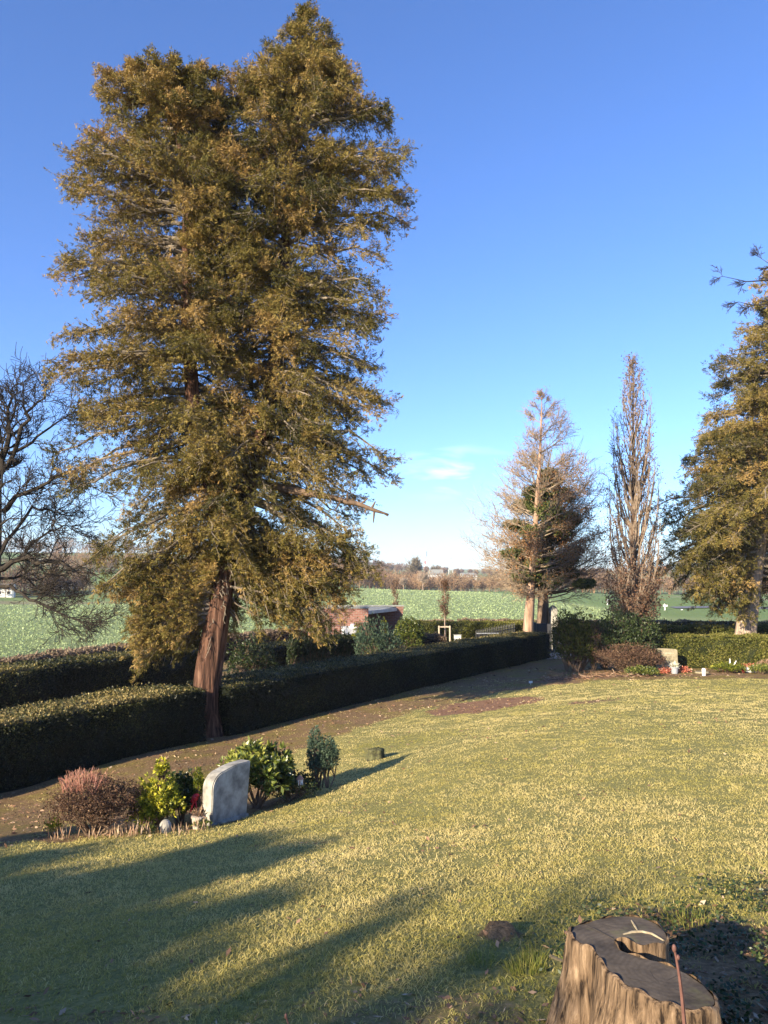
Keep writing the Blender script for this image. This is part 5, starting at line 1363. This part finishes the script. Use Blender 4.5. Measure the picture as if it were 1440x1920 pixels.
post(1139, 1126, 1140, 95, 'white post with round top standing left of the pillar oak foot')
post(1247, 1132, 1152, 82, 'white post with cross board on the far road right of the pillar oak', True)
post(1256, 1147, 1155, 82, 'low white road post just right of the cross board')
post(1279, 1145, 1156, 82, 'low white road post nearest the right cypress')

# ---------------------------------------------------------------- far woods
def wood(name, label, pts, htop, n, seed, Q=260, card=.5, mat='wood_mass', depth=12, tmean=.45):
    r = np.random.default_rng(seed); m = Mesh(); pts = np.array(pts, float)
    seg = np.linalg.norm(np.diff(pts[:, :2], axis=0), axis=1); cum = np.concatenate([[0], np.cumsum(seg)])
    s = r.uniform(0, cum[-1], n)
    X = np.interp(s, cum, pts[:, 0]) + r.normal(0, 1, n); Y = np.interp(s, cum, pts[:, 1]) + r.uniform(0, depth, n)
    Z = gz(X, Y); H = np.interp(s, cum, pts[:, 2]) * r.uniform(.6, 1.12, n); T = r.normal(tmean, .16, n)
    for i in range(n):
        h = H[i]; w = h * r.uniform(.28, .45)
        k = Q; d = unit(r.normal(size=(k, 3))) * (r.random((k, 1)) ** .35); P = np.array([X[i], Y[i], Z[i] + h * .55]) + d * np.array([w, w, h * .48])
        D = unit(d * .5 + r.normal(size=(k, 3)) * .45 + [0, 0, .9]); ll = card * r.uniform(.6, 1.6, k) * 1.6
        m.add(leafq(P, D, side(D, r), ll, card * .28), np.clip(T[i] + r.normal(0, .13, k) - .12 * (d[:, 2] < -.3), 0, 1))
        m.add(tubes([[X[i], Y[i], Z[i] - .5]], [[X[i] + r.normal(0, .3), Y[i], Z[i] + h * .7]], [.02 * h], [.007 * h], 4), T[i] + .2)
    return tag(m.build(name, M[mat]), label, 'wood', kind='stuff')
def fp(px, Y): return at(px, 1080, Y)[0], Y
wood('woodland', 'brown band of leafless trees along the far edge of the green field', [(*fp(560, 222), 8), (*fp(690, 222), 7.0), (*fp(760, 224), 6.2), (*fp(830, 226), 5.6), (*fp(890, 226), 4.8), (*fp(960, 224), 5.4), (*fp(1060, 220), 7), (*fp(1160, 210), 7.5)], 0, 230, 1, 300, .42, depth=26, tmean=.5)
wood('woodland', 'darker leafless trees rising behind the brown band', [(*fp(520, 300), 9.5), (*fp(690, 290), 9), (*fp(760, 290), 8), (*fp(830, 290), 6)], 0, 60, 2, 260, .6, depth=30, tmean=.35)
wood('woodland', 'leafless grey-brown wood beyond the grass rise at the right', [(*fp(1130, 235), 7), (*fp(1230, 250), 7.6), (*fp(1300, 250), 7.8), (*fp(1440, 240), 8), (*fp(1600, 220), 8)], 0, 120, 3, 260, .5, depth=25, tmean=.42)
wood('woodland', 'dark wood below the left hills, seen through the bare tree', [(*fp(-260, 135), 7.5), (*fp(-60, 145), 7), (*fp(60, 150), 5.5), (*fp(112, 165), 4.2)], 0, 60, 4, 260, .4, depth=20, tmean=.25)
wood('woodland', 'brown copse on the slope of the left hills', [(*fp(40, 260), 9), (*fp(160, 250), 8), (*fp(240, 240), 8), (*fp(420, 240), 8)], 0, 60, 5, 220, .6, depth=30, tmean=.42)
wood('woodland', 'faint line of trees on the left hilltop', [(*fp(-100, 460), 9), (*fp(300, 460), 8), (*fp(500, 460), 9)], 0, 70, 6, 140, 1.0, depth=25, tmean=.4)
wood('woodland', 'distant wooded rise behind the radio mast', [(*fp(560, 620), 9), (*fp(700, 620), 8), (*fp(790, 640), 6), (*fp(870, 660), 4), (*fp(1000, 680), 4), (*fp(1300, 640), 7)], 0, 130, 7, 150, 1.4, depth=60, tmean=.35)

def far_tree(name, label, px, Y, h, w, seed, group=None, mat='grey_bark'):
    r = np.random.default_rng(seed); x, y = fp(px, Y); z = g1(x, y)
    t = empty(name, (x, y, z), label, 'tree', group); S = []; p0 = np.array([x, y, z + h * .28])
    for k in range(9):
        a = k * 2.4; v = unit(np.array([cos(a) * .75, sin(a) * .75, r.uniform(.6, 1.5)])); grow(p0 + [0, 0, r.uniform(-.02, .15) * h], v, h * .30, .012 * h, 1, 4, r, S, .5, .08, (1, 2), .62, .14, .0032 * h)
    grow(p0, np.array([0, 0, 1.]), h * .35, .016 * h, 1, 4, r, S, .5, .08, (1, 2), .62, .14, .0032 * h)
    seg_mesh(S, 'crown', M[mat], t, 4); trunk_mesh('trunk', [(x, y, z - .3), (x, y, z + h * .2), (x, y, z + h * .5)], [.025 * h, .02 * h, .012 * h], M[mat], t, n=8, flute=0)
    return t
far_tree('distant_tree', 'tall round-crowned bare tree rising above the brown wood', 778, 262, 12.5, 6, 5, 'bare trees before the far wood')
far_tree('distant_tree', 'bare tree with pale forked stem at the edge of the field', 757, 219, 4.2, 3, 6, 'bare trees before the far wood', 'pale_bark')
far_tree('distant_tree', 'pale straight bare tree at the field edge below the radio mast', 793, 219, 6, 3, 7, 'bare trees before the far wood', 'pale_bark')
far_tree('distant_tree', 'grey bare tree right of the radio mast, beside the dark evergreens', 816, 420, 9.5, 6, 8, 'bare trees before the far wood')
wood('evergreens', 'dark evergreen clump with a white house on the distant rise', [(*fp(808, 400), 4.5), (*fp(834, 410), 3.5)], 0, 9, 9, 200, .5, 'wood_green', depth=10, tmean=.3)

M['mast_red'] = plain('red mast paint', (.6, .12, .10), (.5, .1, .08), 1, .6, 0)
x, y = fp(797, 900); z = g1(x, y); zt = at(797, 1034, 900)[2]
ms = empty('radio_mast', (x, y, z), 'slender red and white radio mast on the skyline', 'radio mast')
h = zt - z
for k in range(6):
    bm_obj('mast_section', [('cone', x, y, z + h * k / 6, 1.5 - .2 * k, 1.5 - .2 * (k + 1), h / 6, 8)], M['white'] if k % 2 else M['mast_red'], ms)
bm_obj('platform', [('cone', x, y, z + h * .82, 2.2, 2.2, 4, 12), ('cone', x, y, z + h * .74, 1.9, 1.9, 2, 12)], M['white'], ms)
M['steel'] = plain('grey steel', (.4, .42, .42), (.3, .32, .32), 1, .5, 0)
def pylon(px, Y, ptop, label):
    x, y = fp(px, Y); z = g1(x, y); h = at(px, ptop, Y)[2] - z; t = empty('power_pylon', (x, y, z), label, 'pylon', 'pylons on the skyline'); b = h * .11; S = []
    for sx in (-1, 1):
        for sy in (-1, 1): S.append((np.array([x + sx * b, y + sy * b, z]), np.array([x, y, z + h]), .16, .08))
    for k in range(8):
        f0 = 1 - k / 8; f1 = 1 - (k + 1) / 8
        for sx in (-1, 1): S.append((np.array([x + sx * b * f0, y - b * f0, z + h * k / 8]), np.array([x - sx * b * f1, y - b * f1, z + h * (k + 1) / 8]), .07, .07))
    seg_mesh(S, 'lattice', M['steel'], t)
    for k, w in ((.62, .24), (.76, .19), (.88, .13)):
        seg_mesh([(np.array([x - w * h, y, z + h * k]), np.array([x, y, z + h * (k + .025)]), .1, .16), (np.array([x + w * h, y, z + h * k]), np.array([x, y, z + h * (k + .025)]), .1, .16)], 'cross_arm', M['steel'], t)
pylon(845, 520, 1037, 'tall grey lattice power pylon on the skyline')
pylon(841, 900, 1062, 'smaller lattice pylon half in front of the tall one')
def house(px, Y, w, h, label, roofc, py=None, d=None, name='house'):
    x, y = fp(px, Y); z = g1(x, y); d = d or w * .8
    t = empty(name, (x, y, z), label, 'house', 'white houses far away')
    bm_obj('wall', [('box', x, y, z + h / 2 - .5, w, d, h + 1, .3)], M['white'], t)
    bm_ = _b.new(); c, s = cos(.3), sin(.3); q = []
    for u, v, zz in ((-1, -1, 0), (1, -1, 0), (1, 1, 0), (-1, 1, 0), (-1, 0, 1), (1, 0, 1)):
        X = u * w * .54; Yv = v * d * .56; q.append(bm_.verts.new((x + X * c - Yv * s, y + X * s + Yv * c, z + h + zz * h * .6)))
    for f in ((0, 1, 5, 4), (2, 3, 4, 5), (0, 4, 3), (1, 2, 5), (3, 2, 1, 0)): bm_.faces.new([q[i] for i in f])
    _b.ops.recalc_face_normals(bm_, faces=bm_.faces)
    me = bpy.data.meshes.new('roof'); bm_.to_mesh(me); bm_.free(); link('roof', me, roofc, t)
    for k in (-.28, .22):
        X = k * w; Yv = -d / 2 - .02; bm_obj('window', [('box', x + X * c - Yv * s, y + X * s + Yv * c, z + h * .55, w * .14, .08, h * .3, .3)], M['dark'], t)
house(12, 150, 3.2, 1.7, 'white house with grey roof among the dark wood at the left edge', M['roof'])
house(126, 182, 2.8, 1.4, 'tiny white hut on the ridge of the left field', M['roof'])
house(817, 395, 7, 4.5, 'white house on the distant wooded rise right of the mast', M['roof'])
house(878, 470, 9, 3, 'small white building on the far green slope', M['roof'])

# ---------------------------------------------------------------- trees outside the frame that shade the lower lawn
for v_, hw_, tp_, nb_, lab_ in ((-8.2, 3.0, 5.5, 130, 'low spreading conifer outside the frame whose shadow covers the lower left lawn'), (-4.9, 2.5, 6.2, 125, 'thinner conifer outside the frame, nearest the photographer, shading the bottom of the lawn')):
    sx_, sy_ = .643 * -16 + .766 * v_, .766 * -16 - .643 * v_
    gz0 = g1(sx_, sy_)
    pth = [np.array([sx_, sy_, gz0]), np.array([sx_, sy_, 2.]), np.array([sx_, sy_, 4.5]), np.array([sx_, sy_, tp_])]
    pf = [(.5, sx_ - hw_, sx_ + hw_), (tp_ - 1.2, sx_ - hw_, sx_ + hw_), (tp_ - .4, sx_ - hw_ * .92, sx_ + hw_ * .92), (tp_, sx_ - hw_ * .6, sx_ + hw_ * .6)]
    ot, _k = conifer('shade_tree', lab_, (sx_, sy_, gz0), sy_, [dict(path=pth, prof=pf, n=nb_)], M['cypress'], M['brown_bark'], M['twig'], 91 + nb_, leaf=(.22, .07), subn=3, spr=5, ks=5, depth_k=1.0, droop=(.3, .0))
    trunk_mesh('trunk', [pth[0] - (0, 0, .2)] + pth[1:], [.35, .3, .2, .05], M['brown_bark'], ot, n=14, flare=.2)
bx_, by_ = .643 * -13 + .766 * -3.0, .766 * -13 - .643 * -3.0
b0 = np.array([bx_, by_, g1(bx_, by_)]); S = []; r = np.random.default_rng(14)
nt_ = empty('shade_tree', b0, 'leafless tree outside the frame that dapples the grass by the stump', 'tree')
tips = []
for k in range(11):
    a = k * 2.4; grow(b0 + np.array([0, 0, 1.8 + .27 * k]), unit(np.array([cos(a), sin(a), .4])), .95, .05, 1, 4, r, S, .6, .05, (1, 3), .66, .16, .012, tips)
seg_mesh(S, 'crown', M['grey_bark'], nt_)
m = Mesh(); P = np.array([t[0] for t in tips]); P = P[::2]; D = rvec(len(P), r); m.add(leafq(P, D, side(D, r), .16, .09), .5); m.build('leaves', M['oak_leaf'], nt_)
trunk_mesh('trunk', [b0 - (0, 0, .2), b0 + (0, 0, 2), b0 + (0, 0, 4.9)], [.2, .15, .04], M['grey_bark'], nt_, n=12, flare=.2)

# ---------------------------------------------------------------- grass, crop, litter
def polar_points(n, r0, r1, a0, a1, p, rr):
    """radius density ~ r^-p per area"""
    e = 2 - p; u = rr.random(n); rad = (r0 ** e + u * (r1 ** e - r0 ** e)) ** (1 / e)
    an = rr.uniform(a0, a1, n); return rad * np.sin(an), rad * np.cos(an), rad
rr = np.random.default_rng(55)
X, Y, Rd = polar_points(105000, 2.1, 27, -.66, .66, 1.5, rr)
lm_ = lawn_mask(X, Y); bmask = bare_mask(X, Y)
s_, d_ = hsd(X, Y)
pk = lm_ * (1 - .93 * np.clip(bmask * 1.3, 0, 1)) + (1 - lm_) * .07 * (d_ > 0) * (1 + fnoise(X, Y, 1.5))
green = blob(X, Y, .35, 14.2, 1.3, .8, .7, .5)
dens = .86 + .3 * fnoise(X, Y, 1.6)
keep = rr.random(len(X)) < pk * dens
X, Y, Rd, green, lm_ = X[keep], Y[keep], Rd[keep], green[keep], lm_[keep]
KB = 7
hsh = np.repeat(rr.random(len(X)), KB); hs2 = np.repeat(rr.random(len(X)), KB)
X, Y, Rd, green, lm_ = [np.repeat(q, KB) for q in (X, Y, Rd, green, lm_)]
n = len(X); print('blades', n)
g = .016 * (Rd / 3.5) ** .75
X = X + rr.normal(0, 1, n) * g; Y = Y + rr.normal(0, 1, n) * g
Z = gz(X, Y)
patch = fnoise(X, Y, .8, 2) * .6 + fnoise(X, Y, 3.1, 5) * .5
az = hsh * 6.28 + rr.normal(0, 1.6, n)
lean = rr.uniform(.5, 1.7, n)
D1 = np.stack([np.cos(az) * np.sin(lean * .5), np.sin(az) * np.sin(lean * .5), np.cos(lean * .5)], 1)
D2 = np.stack([np.cos(az + rr.normal(0, .4, n)) * np.sin(lean * 1.15), np.sin(az) * np.sin(lean * 1.15), np.cos(lean * 1.15)], 1)
ll = rr.uniform(.011, .027, n) * (1 + .35 * hs2 + .3 * patch.clip(-1, 1)) * (1 + .1 * (Rd / 8)) * (1 - .3 * smooth(5, 14, Rd)); ww = .0031 * (Rd / 3.2) ** .75 * rr.uniform(.7, 1.3, n)
P = np.stack([X, Y, Z - .004], 1); Sd = unit(np.cross(D1, rvec(n, rr)))
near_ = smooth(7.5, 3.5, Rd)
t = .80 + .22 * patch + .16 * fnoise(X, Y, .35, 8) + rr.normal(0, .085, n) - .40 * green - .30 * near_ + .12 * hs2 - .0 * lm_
t = np.where(rr.random(n) < .06, rr.uniform(.85, 1, n), t); t = np.clip(t, 0, 1)
m = Mesh()
m1 = P + D1 * ll[:, None] * .55; tip = m1 + D2 * ll[:, None] * .6
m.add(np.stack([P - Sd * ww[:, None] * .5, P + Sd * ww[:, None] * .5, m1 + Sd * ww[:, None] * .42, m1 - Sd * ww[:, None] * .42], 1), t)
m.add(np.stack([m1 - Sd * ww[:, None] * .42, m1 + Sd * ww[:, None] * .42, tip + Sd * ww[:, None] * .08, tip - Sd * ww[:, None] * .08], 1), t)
# a few lush tufts near the stump
for (px, py, rad, k) in ((985, 1815, .09, 260), (1290, 1705, .12, 160), (1000, 1790, .05, 90), (905, 1795, .06, 80)):
    c = onz(px, py, -.22)
    a = rr.uniform(0, 2 * pi, k); q = rad * np.sqrt(rr.random(k)); X = c[0] + q * np.cos(a); Y = c[1] + q * np.sin(a)
    P = np.stack([X, Y, gz(X, Y) - .005], 1); D = unit(np.stack([np.cos(a), np.sin(a), 0 * a], 1) * rr.uniform(0, .9, (k, 1)) + [0, 0, 1]); m.add(leafq(P, D, side(D, rr), rr.uniform(.03, .08, k), .0035), rr.uniform(.1, .55, k))
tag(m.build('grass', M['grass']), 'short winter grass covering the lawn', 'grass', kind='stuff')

# dead leaves, twigs and straw on the path, in the beds and round the stump
X, Y, Rd = polar_points(110000, 2.2, 30, -.66, .66, 1.2, rr)
lm_ = lawn_mask(X, Y); bmask = bare_mask(X, Y); s_, d_ = hsd(X, Y)
keep = rr.random(len(X)) < np.where(lm_ > .5, .02 + .45 * bmask, np.where(d_ > 0, .22 + .4 * smooth(-.2, .6, fnoise(X, Y, 1.2, 7)), 0))
X, Y, Rd = X[keep], Y[keep], Rd[keep]; n = len(X); print('litter', n)
P = np.stack([X, Y, gz(X, Y) + .006], 1); D = unit(rr.normal(size=(n, 3)) * [1, 1, .22])
ll = rr.uniform(.015, .045, n) * (1 + Rd / 14); ww = np.where(rr.random(n) < .5, ll * .12, ll * .45)
m = Mesh(); m.add(leafq(P, D, unit(np.cross(D, rr.normal(size=(n, 3)) * [.4, .4, 1])), ll, ww), np.clip(rr.normal(.5, .28, n), 0, 1))
tag(m.build('leaf_litter', M['litter']), 'scattered dead leaves and straw on bare soil and path', 'leaf litter', kind='stuff')

# low dark plants creeping over the bare soil right of the stump
X, Y, Rd = polar_points(60000, 2.2, 6.5, .1, .62, 1.2, rr)
w_ = np.maximum(blob(X, Y, 1.9, 3.3, .85, 1.1, .5), blob(X, Y, 2.75, 4.3, .8, .8, .5) * .6)
keep = rr.random(len(X)) < w_ * (.35 + .5 * fnoise(X, Y, 3.0, 6))
X, Y = X[keep], Y[keep]; n = len(X); P = np.stack([X, Y, gz(X, Y) + rr.uniform(0, .035, n)], 1); D = unit(rr.normal(size=(n, 3)) * [1, 1, .5] + [0, 0, .3])
m = Mesh(); ll = rr.uniform(.012, .032, n); m.add(leafq(P, D, side(D, rr), ll, ll * .6), np.clip(rr.normal(.4, .2, n), 0, 1))
tag(m.build('ground_cover', M['dark_shrub']), 'small dark green creeping leaves on the soil right of the large stump', 'ground cover', kind='stuff')

# the crop on the field: leaf clusters
def crop(n, r0, r1, a0, a1, name, label, size):
    X, Y, Rd = polar_points(n, r0, r1, a0, a1, 1.75, rr)
    fd = region_field(X, Y); keep = (fd > .4) & (Rd < 214) & ~((X > 26) & (Y > 66)) & ~((X + (Y - 110) * .2 < -40) & (Y > 119))
    X, Y, Rd = X[keep], Y[keep], Rd[keep]
    n = len(X); Z = gz(X, Y) + np.clip(Rd / 60, 0, 1) * .06 * fnoise(X, Y, .25)
    P = np.stack([X, Y, Z], 1); D = unit(rr.normal(size=(n, 3)) * [1, 1, .5] + [0, 0, .35]); ll = size * rr.uniform(.5, 1.4, n) * (Rd / 60) ** .6
    t = np.clip(.5 + .2 * rr.normal(size=n) + .15 * fnoise(X, Y, .3), 0, 1)
    m = Mesh(); m.add(leafq(P, D, side(D, rr), ll, ll * .7), t); return tag(m.build(name, M['crop']), label, 'crop', kind='stuff')
crop(170000, 26, 214, -.56, .5, 'crop', 'low green winter crop covering the field', .115)

# ---------------------------------------------------------------- air
def haze_box():
    m = bpy.data.materials.new('haze'); m.use_nodes = True; t = m.node_tree
    for n in list(t.nodes):
        if n.type != 'OUTPUT_MATERIAL': t.nodes.remove(n)
    v = t.nodes.new('ShaderNodeVolumePrincipled'); v.inputs['Color'].default_value = (.80, .86, 1, 1); v.inputs['Density'].default_value = .00027; v.inputs['Anisotropy'].default_value = .0
    t.links.new(v.outputs[0], t.nodes['Material Output'].inputs['Volume'])
    me = bpy.data.meshes.new('haze'); z0, z1, R_ = -12, 75, 2700
    V = [(x, y, z) for z in (z0, z1) for y in (-R_, R_) for x in (-R_, R_)]
    me.from_pydata(V, [], [(0, 2, 3, 1), (4, 5, 7, 6), (0, 1, 5, 4), (2, 6, 7, 3), (0, 4, 6, 2), (1, 3, 7, 5)]); me.materials.append(m)
    o = bpy.data.objects.new('haze', me); COL.objects.link(o); tag(o, kind='stuff', label='thin pale haze fading the distant hills', cat='haze')
haze_box()
